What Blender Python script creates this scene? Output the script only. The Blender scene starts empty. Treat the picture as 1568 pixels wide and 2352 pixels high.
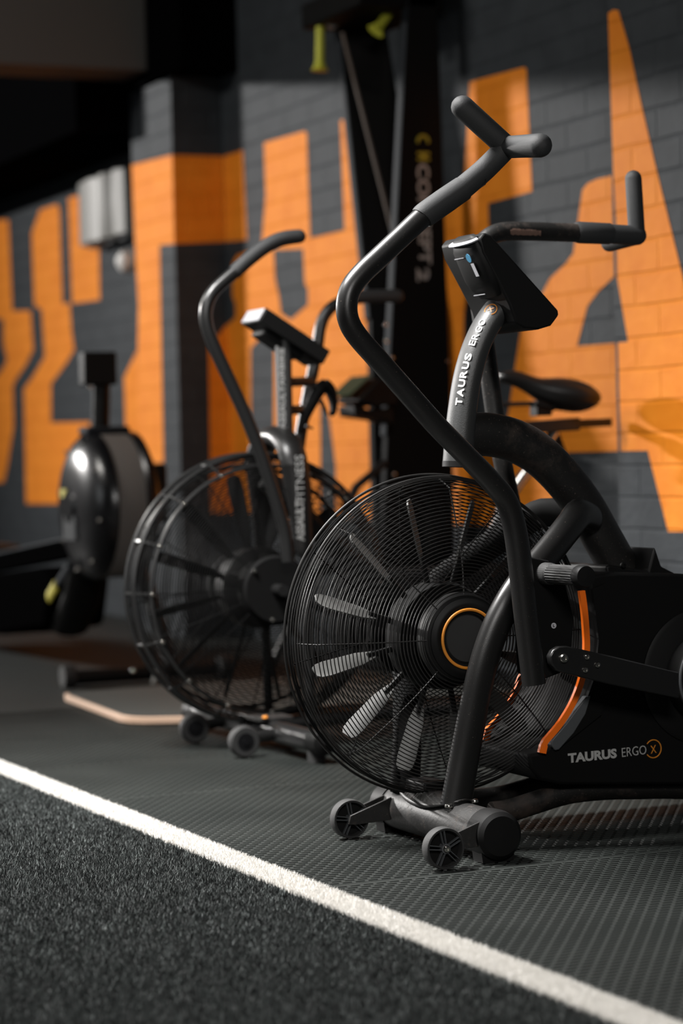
import bpy, bmesh, math, random
import numpy as np
from mathutils import Vector, Matrix

random.seed(7)
np.random.seed(7)
C = bpy.context.scene.collection
SC = bpy.context.scene

# ------------------------------------------------------------------ camera
F_PX = 5472.0
CAM = Vector((0.0, 0.0, 0.72))
# rows: world X (towards the painted wall), world Y (along the wall), world Z, in camera axes (right, up, forward)
R = Matrix(((0.9121088, 0.0332268, 0.4085995),
            (-0.4091684, 0.0123384, 0.9123755),
            (-0.0252738, 0.9993717, -0.0248493)))
cam_data = bpy.data.cameras.new('camera')
cam = bpy.data.objects.new('camera', cam_data)
C.objects.link(cam)
rot = Matrix(((R[0][0], R[0][1], -R[0][2]), (R[1][0], R[1][1], -R[1][2]), (R[2][0], R[2][1], -R[2][2])))
cam.matrix_world = Matrix.Translation(CAM) @ rot.to_4x4()
cam_data.sensor_fit = 'HORIZONTAL'
cam_data.sensor_width = 24.0
cam_data.lens = F_PX / 1568 * 24.0
cam_data.clip_start = 0.05
cam_data.dof.use_dof = True
cam_data.dof.focus_distance = 4.22
cam_data.dof.aperture_fstop = 2.8
SC.camera = cam

# ------------------------------------------------------------------ world, lights, exposure
SC.view_settings.view_transform = 'Standard'
SC.view_settings.look = 'None'
SC.view_settings.exposure = 0.0
SC.view_settings.gamma = 1.0
SC.cycles.use_denoising = True
SC.cycles.max_bounces = 6
SC.cycles.sample_clamp_indirect = 4.0
world = bpy.data.worlds.new('world')
SC.world = world
world.use_nodes = True
bg = world.node_tree.nodes['Background']
bg.inputs[0].default_value = (0.75, 0.85, 1.0, 1)
bg.inputs[1].default_value = 0.012


def area_light(name, loc, target, sx, sy, watts, col=(1, 1, 1), spread=180):
    d = bpy.data.lights.new(name, 'AREA')
    d.shape = 'RECTANGLE'
    d.size, d.size_y, d.energy, d.color = sx, sy, watts, col
    d.spread = math.radians(spread)
    o = bpy.data.objects.new(name, d)
    C.objects.link(o)
    o.location = loc
    o.rotation_euler = (Vector(target) - Vector(loc)).to_track_quat('-Z', 'Y').to_euler()
    return o


area_light('far_bay_lamp', (-2.0, 14.2, 3.03), (3.5, 5.6, 1.1), 1.0, 0.12, 210, (1.0, 0.97, 0.94), 90)
area_light('mid_bay_lamp', (-0.6, 7.4, 3.3), (1.5, 7.4, 0.0), 1.2, 0.6, 100, (1.0, 0.96, 0.90))
area_light('near_bay_lamp', (0.5, 4.55, 3.3), (1.1, 4.35, 0), 0.6, 1.0, 175, (1.0, 0.98, 0.96), 92)
area_light('front_fill', (0.1, -0.7, 2.6), (1.8, 4.4, 0.5), 1.2, 0.6, 92, (1.0, 0.97, 0.94))  # added fill light behind the camera, brightens the faces turned towards it
area_light('left_fill', (-3.9, 6.6, 1.7), (3.2, 5.2, 1.1), 3.6, 1.5, 32, (0.95, 0.98, 1.0))  # added soft fill from the left, set low to shine under the beams; no known window


# ------------------------------------------------------------------ measuring helpers: a sight line met with a real plane
def _ray(px, py):
    return R @ Vector(((px - 784) / F_PX, -(py - 1176) / F_PX, 1.0))


def at_y(px, py, Y):
    r = _ray(px, py)
    return CAM + r * ((Y - CAM.y) / r.y)


def at_x(px, py, X):
    r = _ray(px, py)
    return CAM + r * ((X - CAM.x) / r.x)


def at_z(px, py, Z=0.0):
    r = _ray(px, py)
    return CAM + r * ((Z - CAM.z) / r.z)


# ------------------------------------------------------------------ materials
def new_mat(name):
    m = bpy.data.materials.new(name)
    m.use_nodes = True
    nt = m.node_tree
    return m, nt, nt.nodes['Principled BSDF']


def N(nt, kind, **kw):
    n = nt.nodes.new(kind)
    for k, v in kw.items():
        setattr(n, k, v)
    return n


def mix_rgb(nt, fac, a, b):
    n = N(nt, 'ShaderNodeMix', data_type='RGBA')
    if hasattr(fac, 'links'):
        nt.links.new(fac, n.inputs[0])
    else:
        n.inputs[0].default_value = fac
    for s, i in ((a, 6), (b, 7)):
        if hasattr(s, 'links'):
            nt.links.new(s, n.inputs[i])
        else:
            n.inputs[i].default_value = (*s, 1)
    return n.outputs[2]


def noise(nt, scale, detail=4, coord=None, rough=0.6):
    n = N(nt, 'ShaderNodeTexNoise')
    n.inputs['Scale'].default_value = scale
    n.inputs['Detail'].default_value = detail
    n.inputs['Roughness'].default_value = rough
    if coord is None:
        coord = N(nt, 'ShaderNodeTexCoord').outputs['Object']
    nt.links.new(coord, n.inputs['Vector'])
    return n.outputs['Fac']


def ramp(nt, src, lo, hi):
    n = N(nt, 'ShaderNodeMapRange')
    n.inputs[1].default_value, n.inputs[2].default_value = lo, hi
    nt.links.new(src, n.inputs[0])
    return n.outputs[0]


def bump(nt, bsdf, src, strength, dist):
    b = N(nt, 'ShaderNodeBump')
    b.inputs['Strength'].default_value = strength
    b.inputs['Distance'].default_value = dist
    nt.links.new(src, b.inputs['Height'])
    nt.links.new(b.outputs[0], bsdf.inputs['Normal'])


def simple(name, col, rough=0.5, metal=0.0, spec=0.5, grain=None, dust=None, rust=None):
    """plain coloured surface; grain=(scale, strength) fine relief, dust=pale specks, rust=(scale, threshold, colour) worn patches"""
    m, nt, b = new_mat(name)
    b.inputs['Base Color'].default_value = (*col, 1)
    b.inputs['Roughness'].default_value = rough
    b.inputs['Metallic'].default_value = metal
    b.inputs['Specular IOR Level'].default_value = spec
    base = None
    if rust:
        f = ramp(nt, noise(nt, rust[0], 9, rough=0.7), rust[1], rust[1] + 0.16)
        base = mix_rgb(nt, f, col, rust[2])
        r = N(nt, 'ShaderNodeMapRange')
        r.inputs[3].default_value, r.inputs[4].default_value = rough, 0.85
        nt.links.new(f, r.inputs[0])
        nt.links.new(r.outputs[0], b.inputs['Roughness'])
    if dust:
        f = ramp(nt, noise(nt, 420, 2), dust, dust + 0.06)
        base = mix_rgb(nt, f, base if base is not None else col, (0.16, 0.13, 0.11))
    if base is not None:
        nt.links.new(base, b.inputs['Base Color'])
    if grain:
        bump(nt, b, noise(nt, grain[0], 3), grain[1], 0.002)
    return m


M = {}
M['black_paint'] = simple('black_satin_paint', (0.010, 0.0097, 0.0095), 0.36, grain=(500, 0.06), dust=0.70)
M['worn_paint'] = simple('worn_black_paint', (0.009, 0.0085, 0.008), 0.45, dust=0.68, grain=(300, 0.12), rust=(9, 0.53, (0.034, 0.022, 0.016)))
M['base_paint'] = simple('scuffed_grey_paint', (0.018, 0.0175, 0.017), 0.5, dust=0.66, grain=(120, 0.25), rust=(22, 0.57, (0.06, 0.045, 0.035)))
M['frame_paint'] = simple('black_frame_paint', (0.012, 0.012, 0.012), 0.33)
M['mast_paint'] = simple('charcoal_mast_paint', (0.03, 0.031, 0.031), 0.48, grain=(420, 0.2))
M['plastic'] = simple('black_plastic', (0.006, 0.006, 0.006), 0.55, spec=0.2)
M['gloss'] = simple('glossy_black_plastic', (0.006, 0.006, 0.007), 0.26)
M['matte'] = simple('matte_black_plastic', (0.005, 0.005, 0.005), 0.75, spec=0.12)
M['foam'] = simple('dark_foam_grip', (0.022, 0.023, 0.024), 0.62, grain=(900, 0.35))
M['rubber'] = simple('black_rubber', (0.02, 0.02, 0.02), 0.7, grain=(400, 0.2))
M['wire'] = simple('black_coated_wire', (0.012, 0.0115, 0.011), 0.45, spec=0.3)
M['chrome'] = simple('bolt_steel', (0.6, 0.58, 0.54), 0.22, metal=1.0)
M['alu'] = simple('dull_aluminium', (0.42, 0.42, 0.40), 0.5, metal=0.35)
M['blade'] = simple('grey_fan_blade', (0.075, 0.075, 0.072), 0.5, spec=0.3)
M['deep_black'] = simple('deep_black_plastic', (0.0016, 0.0016, 0.0017), 0.8, spec=0.0)
M['rail_grey'] = simple('grey_rail_metal', (0.02, 0.023, 0.027), 0.6, spec=0.05)
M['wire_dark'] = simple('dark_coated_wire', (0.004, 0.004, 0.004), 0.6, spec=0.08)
M['orange'] = simple('orange_plastic', (1.0, 0.175, 0.006), 0.45)
M['amber'] = simple('amber_ring_plastic', (0.75, 0.27, 0.03), 0.45)
M['grey_plastic'] = simple('slate_grey_plastic', (0.075, 0.08, 0.085), 0.5)
M['hub_grey'] = simple('dark_grey_hub', (0.022, 0.022, 0.022), 0.7, grain=(60, 0.1))
M['white_print'] = simple('white_print', (0.75, 0.75, 0.73), 0.5)
M['grey_print'] = simple('grey_print', (0.42, 0.42, 0.41), 0.5)
M['yellow'] = simple('yellow_green_print', (0.42, 0.36, 0.03), 0.6)
M['handle_yellow'] = simple('yellow_green_handle', (0.55, 0.55, 0.05), 0.55)
M['silver'] = simple('silver_plastic', (0.5, 0.5, 0.53), 0.35)
M['blue'] = simple('blue_sticker', (0.06, 0.25, 0.42), 0.5)
M['leather'] = simple('black_saddle_cover', (0.01, 0.01, 0.01), 0.35, grain=(200, 0.15))
M['wood'] = simple('pale_plywood', (0.62, 0.42, 0.30), 0.6, grain=(80, 0.2))
M['bell_white'] = simple('off_white_plastic', (0.5, 0.49, 0.47), 0.5)
M['mesh_grey'] = simple('grey_perforated_metal', (0.17, 0.16, 0.15), 0.6)
M['box_grey'] = simple('off_white_metal', (0.21, 0.205, 0.19), 0.5)
M['cord'] = simple('brown_grey_cord', (0.11, 0.085, 0.07), 0.8)
M['screen_green'] = simple('green_tinted_screen', (0.02, 0.05, 0.03), 0.3)
M['slate'] = simple('slate_edge_metal', (0.022, 0.025, 0.029), 0.6, spec=0.06)
M['ceiling'] = simple('black_ceiling_paint', (0.0018, 0.0018, 0.002), 0.9, spec=0.0)
M['beam'] = simple('grey_beam_paint', (0.09, 0.085, 0.08), 0.7, grain=(20, 0.2))
M['dark_wall'] = simple('dark_plaster', (0.03, 0.03, 0.032), 0.7)
M['board_top'] = simple('dark_rubber_board_top', (0.045, 0.05, 0.046), 0.6, grain=(300, 0.2))


def brick_mat(name, col, col2):
    """painted brickwork: thick paint over courses 84 mm high; coordinates are metres along and up the wall"""
    m, nt, b = new_mat(name)
    geo = N(nt, 'ShaderNodeNewGeometry')
    sep = N(nt, 'ShaderNodeSeparateXYZ')
    nt.links.new(geo.outputs['Position'], sep.inputs[0])
    add = N(nt, 'ShaderNodeMath', operation='ADD')
    nt.links.new(sep.outputs[0], add.inputs[0])
    nt.links.new(sep.outputs[1], add.inputs[1])
    comb = N(nt, 'ShaderNodeCombineXYZ')
    nt.links.new(add.outputs[0], comb.inputs[0])
    nt.links.new(sep.outputs[2], comb.inputs[1])
    n1 = noise(nt, 6, 3, comb.outputs[0])
    warp = N(nt, 'ShaderNodeVectorMath', operation='MULTIPLY_ADD')
    nt.links.new(n1, warp.inputs[0])
    warp.inputs[1].default_value = (0.012, 0.012, 0)
    nt.links.new(comb.outputs[0], warp.inputs[2])
    br = N(nt, 'ShaderNodeTexBrick')
    nt.links.new(warp.outputs[0], br.inputs['Vector'])
    br.inputs['Scale'].default_value = 1.0
    br.inputs['Mortar Size'].default_value = 0.006
    br.inputs['Mortar Smooth'].default_value = 0.8
    br.inputs['Brick Width'].default_value = 0.235
    br.inputs['Row Height'].default_value = 0.084
    blot = noise(nt, 9, 5, comb.outputs[0])
    c = mix_rgb(nt, ramp(nt, blot, 0.35, 0.7), col, col2)
    chip = ramp(nt, noise(nt, 5.0, 2, comb.outputs[0], 0.5), 0.74, 0.76)
    nt.links.new(c, b.inputs['Base Color'])
    b.inputs['Roughness'].default_value = 0.7
    b.inputs['Specular IOR Level'].default_value = 0.18
    # relief: mortar valleys plus lumpy paint
    inv = N(nt, 'ShaderNodeMath', operation='MULTIPLY')
    nt.links.new(br.outputs['Fac'], inv.inputs[0])
    inv.inputs[1].default_value = -1.0
    lump = noise(nt, 28, 4, comb.outputs[0])
    ad = N(nt, 'ShaderNodeMath', operation='MULTIPLY_ADD')
    nt.links.new(lump, ad.inputs[0])
    ad.inputs[1].default_value = 0.9
    nt.links.new(inv.outputs[0], ad.inputs[2])
    bump(nt, b, ad.outputs[0], 0.6, 0.005)
    return m


M['brick_grey'] = brick_mat('grey_painted_brick', (0.035, 0.040, 0.045), (0.026, 0.030, 0.034))
M['brick_orange'] = brick_mat('orange_painted_brick', (0.80, 0.245, 0.015), (0.72, 0.20, 0.009))


def mat_floor():
    """black rubber mats with a staggered raised-bar tread, 23 mm pitch"""
    m, nt, b = new_mat('rubber_tread_mat')
    geo = N(nt, 'ShaderNodeNewGeometry')
    sep = N(nt, 'ShaderNodeSeparateXYZ')
    nt.links.new(geo.outputs['Position'], sep.inputs[0])

    def mth(op, a, bb=None, c=None):
        n = N(nt, 'ShaderNodeMath', operation=op)
        for i, v in enumerate((a, bb, c)):
            if v is None:
                continue
            if hasattr(v, 'links'):
                nt.links.new(v, n.inputs[i])
            else:
                n.inputs[i].default_value = v
        return n.outputs[0]
    v = mth('DIVIDE', sep.outputs[1], 0.0165)
    row = mth('FLOOR', v)
    fv = mth('SUBTRACT', v, row)
    par = mth('FLOORED_MODULO', row, 2.0)
    u = mth('MULTIPLY_ADD', par, 0.5, mth('DIVIDE', sep.outputs[0], 0.024))
    fu = mth('SUBTRACT', u, mth('FLOOR', u))
    du = mth('ABSOLUTE', mth('SUBTRACT', fu, 0.5))
    dv = mth('ABSOLUTE', mth('SUBTRACT', fv, 0.5))
    hu = N(nt, 'ShaderNodeMapRange')
    nt.links.new(du, hu.inputs[0])
    for i, val in enumerate((0.22, 0.34, 1.0, 0.0)):
        hu.inputs[i + 1].default_value = val
    hv = N(nt, 'ShaderNodeMapRange')
    nt.links.new(dv, hv.inputs[0])
    for i, val in enumerate((0.22, 0.42, 1.0, 0.0)):
        hv.inputs[i + 1].default_value = val
    hgt = mth('MULTIPLY', hu.outputs[0], hv.outputs[0])
    # seams between mats, 0.58 m apart across the lane
    sy = mth('ABSOLUTE', mth('SUBTRACT', mth('FLOORED_MODULO', mth('SUBTRACT', sep.outputs[1], 3.92), 0.58), 0.29))
    seam = N(nt, 'ShaderNodeMapRange')
    nt.links.new(sy, seam.inputs[0])
    for i, val in enumerate((0.0012, 0.0035, 0.0, 1.0)):
        seam.inputs[i + 1].default_value = val
    hh = mth('MULTIPLY', mth('MULTIPLY_ADD', noise(nt, 250, 2, geo.outputs['Position']), 0.12, hgt), seam.outputs[0])
    dirt = ramp(nt, noise(nt, 3.0, 6, geo.outputs['Position']), 0.35, 0.7)
    c = mix_rgb(nt, dirt, (0.009, 0.0105, 0.0095), (0.014, 0.016, 0.0145))
    c2 = mix_rgb(nt, seam.outputs[0], (0.008, 0.008, 0.008), c)
    nt.links.new(c2, b.inputs['Base Color'])
    b.inputs['Roughness'].default_value = 0.62
    b.inputs['Specular IOR Level'].default_value = 0.28
    bump(nt, b, hh, 0.9, 0.0028)
    return m


M['floor'] = mat_floor()


def mat_tread():
    m, nt, b = new_mat('moulded_rubber')
    g = N(nt, 'ShaderNodeNewGeometry').outputs['Position']
    nt.links.new(mix_rgb(nt, ramp(nt, noise(nt, 3.0, 6, g), 0.35, 0.7), (0.0115, 0.0138, 0.0127), (0.0200, 0.0228, 0.0210)), b.inputs['Base Color'])
    b.inputs['Roughness'].default_value = 0.5
    b.inputs['Specular IOR Level'].default_value = 0.3
    bump(nt, b, noise(nt, 260, 3, g), 0.35, 0.001)
    return m


M['floor_tread'] = mat_tread()


def fibre_mat(name, dark, light, power=1.0):
    m, nt, b = new_mat(name)
    g = N(nt, 'ShaderNodeNewGeometry')
    pw = N(nt, 'ShaderNodeMath', operation='POWER')
    nt.links.new(g.outputs['Random Per Island'], pw.inputs[0])
    pw.inputs[1].default_value = power
    nt.links.new(mix_rgb(nt, pw.outputs[0], dark, light), b.inputs['Base Color'])
    b.inputs['Roughness'].default_value = 0.6
    b.inputs['Specular IOR Level'].default_value = 0.3
    return m


M['turf'] = fibre_mat('dark_turf_fibre', (0.003, 0.004, 0.004), (0.145, 0.165, 0.16), 3.0)
M['turf_white'] = fibre_mat('white_turf_fibre', (0.66, 0.645, 0.61), (0.84, 0.82, 0.79))
M['turf_base'] = simple('dark_turf_backing', (0.012, 0.013, 0.013), 0.9)


# ------------------------------------------------------------------ mesh building
class MB:
    """collects shapes in world metres and links them as ONE mesh object"""

    def __init__(s):
        s.v, s.f, s.mi = [], [], []
        s.cur = 0

    def _add(s, vs, fs):
        o = len(s.v)
        s.v += [tuple(p) for p in vs]
        s.f += [tuple(i + o for i in f) for f in fs]
        s.mi += [s.cur] * len(fs)

    def tube(s, path, r, ry=None, seg=14, ref=(0, 1, 0), caps=True, round0=False, round1=False, sub=0, closed=False):
        """swept tube; r along the in-plane normal, ry along the reference axis"""
        P = [Vector(p) for p in path]
        n = len(P)
        rs = list(r) if isinstance(r, (list, tuple)) else [r] * n
        rys = rs if ry is None else (list(ry) if isinstance(ry, (list, tuple)) else [ry] * n)
        if sub and n > 2:
            Q, q1, q2 = [], [], []
            for i in range(n - 1):
                p0, p1, p2, p3 = P[max(i - 1, 0)], P[i], P[i + 1], P[min(i + 2, n - 1)]
                for k in range(sub):
                    t = k / sub
                    Q.append(0.5 * ((2 * p1) + (p2 - p0) * t + (2 * p0 - 5 * p1 + 4 * p2 - p3) * t * t + (3 * p1 - p0 - 3 * p2 + p3) * t ** 3))
                    q1.append(rs[i] * (1 - t) + rs[i + 1] * t)
                    q2.append(rys[i] * (1 - t) + rys[i + 1] * t)
            Q.append(P[-1]); q1.append(rs[-1]); q2.append(rys[-1])
            P, rs, rys, n = Q, q1, q2, len(Q)
        T = []
        for i in range(n):
            if closed:
                t = P[(i + 1) % n] - P[i - 1]
            else:
                t = P[min(i + 1, n - 1)] - P[max(i - 1, 0)]
            T.append(t.normalized())
        if round0 or round1:
            for flag, end in ((round0, 0), (round1, -1)):
                if not flag:
                    continue
                p, t, a, b = P[end], T[end], rs[end], rys[end]
                sg = -1 if end == 0 else 1
                ex = []
                for k in (1, 2, 3, 4):
                    an = k * math.pi / 8.0 * 0.98
                    ex.append((p + t * sg * min(a, b) * math.sin(an), a * math.cos(an), b * math.cos(an)))
                if end == 0:
                    ex.reverse()
                    P = [e[0] for e in ex] + P; rs = [e[1] for e in ex] + rs; rys = [e[2] for e in ex] + rys; T = [t] * 4 + T
                else:
                    P = P + [e[0] for e in ex]; rs = rs + [e[1] for e in ex]; rys = rys + [e[2] for e in ex]; T = T + [t] * 4
            n = len(P)
        vs, fs = [], []
        side = Vector(ref)
        for i in range(n):
            b = side - T[i] * side.dot(T[i])
            if b.length < 1e-3:
                b = Vector((1, 0, 0)) - T[i] * T[i].x
                if b.length < 1e-3:
                    b = Vector((0, 0, 1))
            b.normalize()
            side = b
            a = T[i].cross(b)
            for k in range(seg):
                an = 2 * math.pi * k / seg
                vs.append(P[i] + a * (rs[i] * math.cos(an)) + b * (rys[i] * math.sin(an)))
        m = n if closed else n - 1
        for i in range(m):
            j = (i + 1) % n
            for k in range(seg):
                k2 = (k + 1) % seg
                fs.append((i * seg + k, i * seg + k2, j * seg + k2, j * seg + k))
        if caps and not closed:
            fs.append(tuple(range(seg - 1, -1, -1)))
            fs.append(tuple(range((n - 1) * seg, n * seg)))
        s._add(vs, fs)
        return s

    def ring(s, c, rad, r, axis='Y', seg=96, ts=6, a0=0.0, a1=None):
        """circle (or arc a0..a1 in degrees) of wire about an axis through c"""
        c = Vector(c)
        ex, ez, ey = {'Y': (Vector((1, 0, 0)), Vector((0, 0, 1)), (0, 1, 0)),
                      'X': (Vector((0, 1, 0)), Vector((0, 0, 1)), (1, 0, 0)),
                      'Z': (Vector((1, 0, 0)), Vector((0, 1, 0)), (0, 0, 1))}[axis]
        if a1 is None:
            pts = [c + ex * rad * math.cos(2 * math.pi * i / seg) + ez * rad * math.sin(2 * math.pi * i / seg) for i in range(seg)]
            return s.tube(pts, r, seg=ts, ref=ey, closed=True)
        pts = [c + ex * rad * math.cos(math.radians(a0 + (a1 - a0) * i / seg)) + ez * rad * math.sin(math.radians(a0 + (a1 - a0) * i / seg)) for i in range(seg + 1)]
        return s.tube(pts, r, seg=ts, ref=ey, round0=True, round1=True)

    def lathe(s, prof, c, axis='Y', seg=48):
        """profile of (radius, offset along axis) spun about the axis through c; ends closed"""
        c = Vector(c)
        if isinstance(axis, str):
            axis = {'X': (1, 0, 0), 'Y': (0, 1, 0), 'Z': (0, 0, 1)}[axis]
        ax = Vector(axis).normalized()
        e1 = ax.orthogonal().normalized()
        e2 = ax.cross(e1)
        vs, fs = [], []
        for (r, h) in prof:
            for k in range(seg):
                an = 2 * math.pi * k / seg
                vs.append(c + ax * h + e1 * (r * math.cos(an)) + e2 * (r * math.sin(an)))
        n = len(prof)
        for i in range(n - 1):
            for k in range(seg):
                k2 = (k + 1) % seg
                fs.append((i * seg + k, i * seg + k2, (i + 1) * seg + k2, (i + 1) * seg + k))
        if prof[0] == prof[-1]:
            pass
        elif prof[0][0] > 1e-6:
            fs.append(tuple(range(seg - 1, -1, -1)))
        if prof[-1][0] > 1e-6 and prof[0] != prof[-1]:
            fs.append(tuple(range((n - 1) * seg, n * seg)))
        s._add(vs, fs)
        return s

    def cyl(s, p0, p1, r, r1=None, seg=24):
        return s.tube([p0, p1], [r, r if r1 is None else r1], seg=seg)

    def prism(s, poly, axis, a, b):
        """outline of world points swept between two positions of one axis"""
        i = 'XYZ'.index(axis)
        lo, hi = [], []
        for p in poly:
            p = list(p)
            p[i] = a
            lo.append(tuple(p))
            p[i] = b
            hi.append(tuple(p))
        n = len(poly)
        fs = [tuple(range(n - 1, -1, -1)), tuple(range(n, 2 * n))]
        for k in range(n):
            k2 = (k + 1) % n
            fs.append((k, k2, n + k2, n + k))
        s._add(lo + hi, fs)
        return s

    def slab(s, poly, d):
        """planar outline given thickness d (a vector)"""
        d = Vector(d)
        n = len(poly)
        vs = [Vector(p) for p in poly] + [Vector(p) + d for p in poly]
        fs = [tuple(range(n - 1, -1, -1)), tuple(range(n, 2 * n))]
        for k in range(n):
            k2 = (k + 1) % n
            fs.append((k, k2, n + k2, n + k))
        s._add(vs, fs)
        return s

    def box(s, lo, hi):
        (a, b, c), (d, e, f) = lo, hi
        s._add([(a, b, c), (d, b, c), (d, e, c), (a, e, c), (a, b, f), (d, b, f), (d, e, f), (a, e, f)],
               [(3, 2, 1, 0), (4, 5, 6, 7), (0, 1, 5, 4), (1, 2, 6, 5), (2, 3, 7, 6), (3, 0, 4, 7)])
        return s

    def face(s, pts):
        s._add(pts, [tuple(range(len(pts)))])
        return s

    def grid(s, rows):
        """open lofted surface through rows of equal length"""
        n = len(rows[0])
        vs = [p for r in rows for p in r]
        fs = []
        for i in range(len(rows) - 1):
            for k in range(n - 1):
                fs.append((i * n + k, i * n + k + 1, (i + 1) * n + k + 1, (i + 1) * n + k))
        s._add(vs, fs)
        return s

    def loft(s, rows):
        """closed-section loft with capped ends"""
        n = len(rows[0])
        vs = [p for r in rows for p in r]
        fs = []
        for i in range(len(rows) - 1):
            for k in range(n):
                k2 = (k + 1) % n
                fs.append((i * n + k, i * n + k2, (i + 1) * n + k2, (i + 1) * n + k))
        fs.append(tuple(range(n - 1, -1, -1)))
        fs.append(tuple(range((len(rows) - 1) * n, len(rows) * n)))
        s._add(vs, fs)
        return s

    def build(s, name, mats, parent=None, bevel=0.0, bseg=2, smooth=True, subsurf=0, fix=True):
        off = Vector((0, 0, 0))
        q = parent
        while q is not None:
            off += q.location
            q = q.parent
        me = bpy.data.meshes.new(name)
        me.from_pydata([tuple(Vector(p) - off) for p in s.v], [], s.f)
        if not isinstance(mats, (list, tuple)):
            mats = [mats]
        for m in mats:
            me.materials.append(M[m] if isinstance(m, str) else m)
        me.polygons.foreach_set('material_index', s.mi)
        if fix:
            b = bmesh.new()
            b.from_mesh(me)
            bmesh.ops.recalc_face_normals(b, faces=b.faces)
            b.to_mesh(me)
            b.free()
        if smooth:
            me.shade_smooth()
            me.set_sharp_from_angle(angle=math.radians(38))
        o = bpy.data.objects.new(name, me)
        C.objects.link(o)
        if parent is not None:
            o.parent = parent
        if bevel:
            md = o.modifiers.new('edge', 'BEVEL')
            md.width, md.segments, md.limit_method, md.angle_limit = bevel, bseg, 'ANGLE', math.radians(35)
        if subsurf:
            md = o.modifiers.new('sub', 'SUBSURF')
            md.levels = md.render_levels = subsurf
        return o


def thing(name, label, cat, loc, group=None):
    o = bpy.data.objects.new(name, None)
    C.objects.link(o)
    o.location = loc
    o.empty_display_size = 0.1
    o['label'], o['category'] = label, cat
    if group:
        o['group'] = group
    return o


def tag(o, label, cat, kind=None):
    o['label'], o['category'] = label, cat
    if kind:
        o['kind'] = kind
    return o


def structure(o):
    o['kind'] = 'structure'
    return o


def lettering(text, origin, xdir, ydir, w, h, mat, parent, weight=0.0, name='lettering', lift=0.0006):
    """flat raised lettering fitted into a w x h box at origin (lower left)"""
    cu = bpy.data.curves.new(name, 'FONT')
    cu.body = text
    cu.size = 1.0
    cu.offset = weight
    cu.extrude = 0.004
    cu.resolution_u = 3
    tmp = bpy.data.objects.new(name + '_t', cu)
    C.objects.link(tmp)
    bpy.context.view_layer.update()
    me = bpy.data.meshes.new_from_object(tmp.evaluated_get(bpy.context.evaluated_depsgraph_get()))
    bpy.data.objects.remove(tmp)
    bpy.data.curves.remove(cu)
    co = np.array([v.co[:] for v in me.vertices])
    lo, hi = co.min(0), co.max(0)
    xd, yd = Vector(xdir).normalized(), Vector(ydir).normalized()
    zd = xd.cross(yd).normalized()
    off = Vector((0, 0, 0))
    q = parent
    while q is not None:
        off += q.location
        q = q.parent
    O = Vector(origin) - off
    for v, p in zip(me.vertices, co):
        q = (p - lo) / np.maximum(hi - lo, 1e-6)
        v.co = O + xd * (q[0] * w) + yd * (q[1] * h) + zd * (q[2] * lift)
    me.materials.clear()
    me.materials.append(M[mat])
    o = bpy.data.objects.new(name, me)
    C.objects.link(o)
    o.parent = parent
    return o


# ================================================================== THE ROOM
XW = 3.5            # painted brick wall
XP = 3.285          # front of its piers
WL0, WL1 = 1.505, 1.572   # white line on the floor
Y1P, Y1Q = 8.883, 9.366   # far pier
Y2Q = 5.517               # far edge of the near pier

b = MB()
TY0, TY1, TX1 = 2.0, 6.6, 3.28        # mats near the camera carry the raised tread as real bars
b.box((WL1 - 0.004, -1.5, -0.05), (XW + 0.1, TY0, 0.0))
b.box((WL1 - 0.004, TY1, -0.05), (XW + 0.1, 15.2, 0.0))
b.box((TX1, TY0, -0.05), (XW + 0.1, TY1, 0.0))
b.cur = 1
SEAMS = [3.63, 4.21, 4.79, 5.37, 5.95]
edges = [TY0] + SEAMS + [TY1]
for ya, yb in zip(edges, edges[1:]):
    b.box((WL1 - 0.004, ya + .0016, -0.05), (TX1, yb - .0016, -0.0022))
PX_, PY_ = 0.024, 0.0165
vs_, fs_ = [], []
for r_ in range(int((TY1 - TY0) / PY_)):
    yc = TY0 + (r_ + .5) * PY_
    if min(abs(yc - q) for q in SEAMS) < .007:
        continue
    for c_ in range(int((TX1 - WL1) / PX_)):
        xc = WL1 + (c_ + .6 + .5 * (r_ % 2)) * PX_
        o_ = len(vs_)
        for z_, hx_, hy_ in ((-.0023, .0086, .0048), (-0.0005, .00855, .0041)):
            vs_ += [(xc - hx_, yc - hy_, z_), (xc + hx_, yc - hy_, z_), (xc + hx_, yc + hy_, z_), (xc - hx_, yc + hy_, z_)]
        fs_ += [(o_ + 4, o_ + 5, o_ + 6, o_ + 7), (o_, o_ + 1, o_ + 5, o_ + 4), (o_ + 1, o_ + 2, o_ + 6, o_ + 5), (o_ + 2, o_ + 3, o_ + 7, o_ + 6), (o_ + 3, o_, o_ + 4, o_ + 7)]
b._add(vs_, fs_)
structure(b.build('floor', ['floor', 'floor_tread'], smooth=False, fix=False))
b = MB(); b.box((-4.0, -1.5, -0.05), (WL1 - 0.004, 15.2, -0.004))
structure(b.build('floor_turf_lane', 'turf_base', smooth=False))

# ---- brick wall with its piers and the painted mural (paint lies in the same mesh, 1.5 mm proud)
w = MB()
w.cur = 0
w.box((XW, -1.5, 0.0), (XW + 0.15, 15.2, 3.4))
w.box((XP, Y1P, 0.0), (XW, Y1Q, 3.4))
w.box((XP, 3.2, 0.0), (XW, Y2Q, 3.4))
w.cur = 1
PE = 0.0015


def on_wall(poly):
    w.slab([at_x(x, y, XW - PE) for x, y in poly], (PE * 0.8, 0, 0))


def on_front(poly):
    w.slab([at_x(x, y, XP - PE) for x, y in poly], (PE * 0.8, 0, 0))


def on_side(poly):
    w.slab([at_y(x, y, Y1P - PE) for x, y in poly], (0, PE * 0.8, 0))


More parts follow.
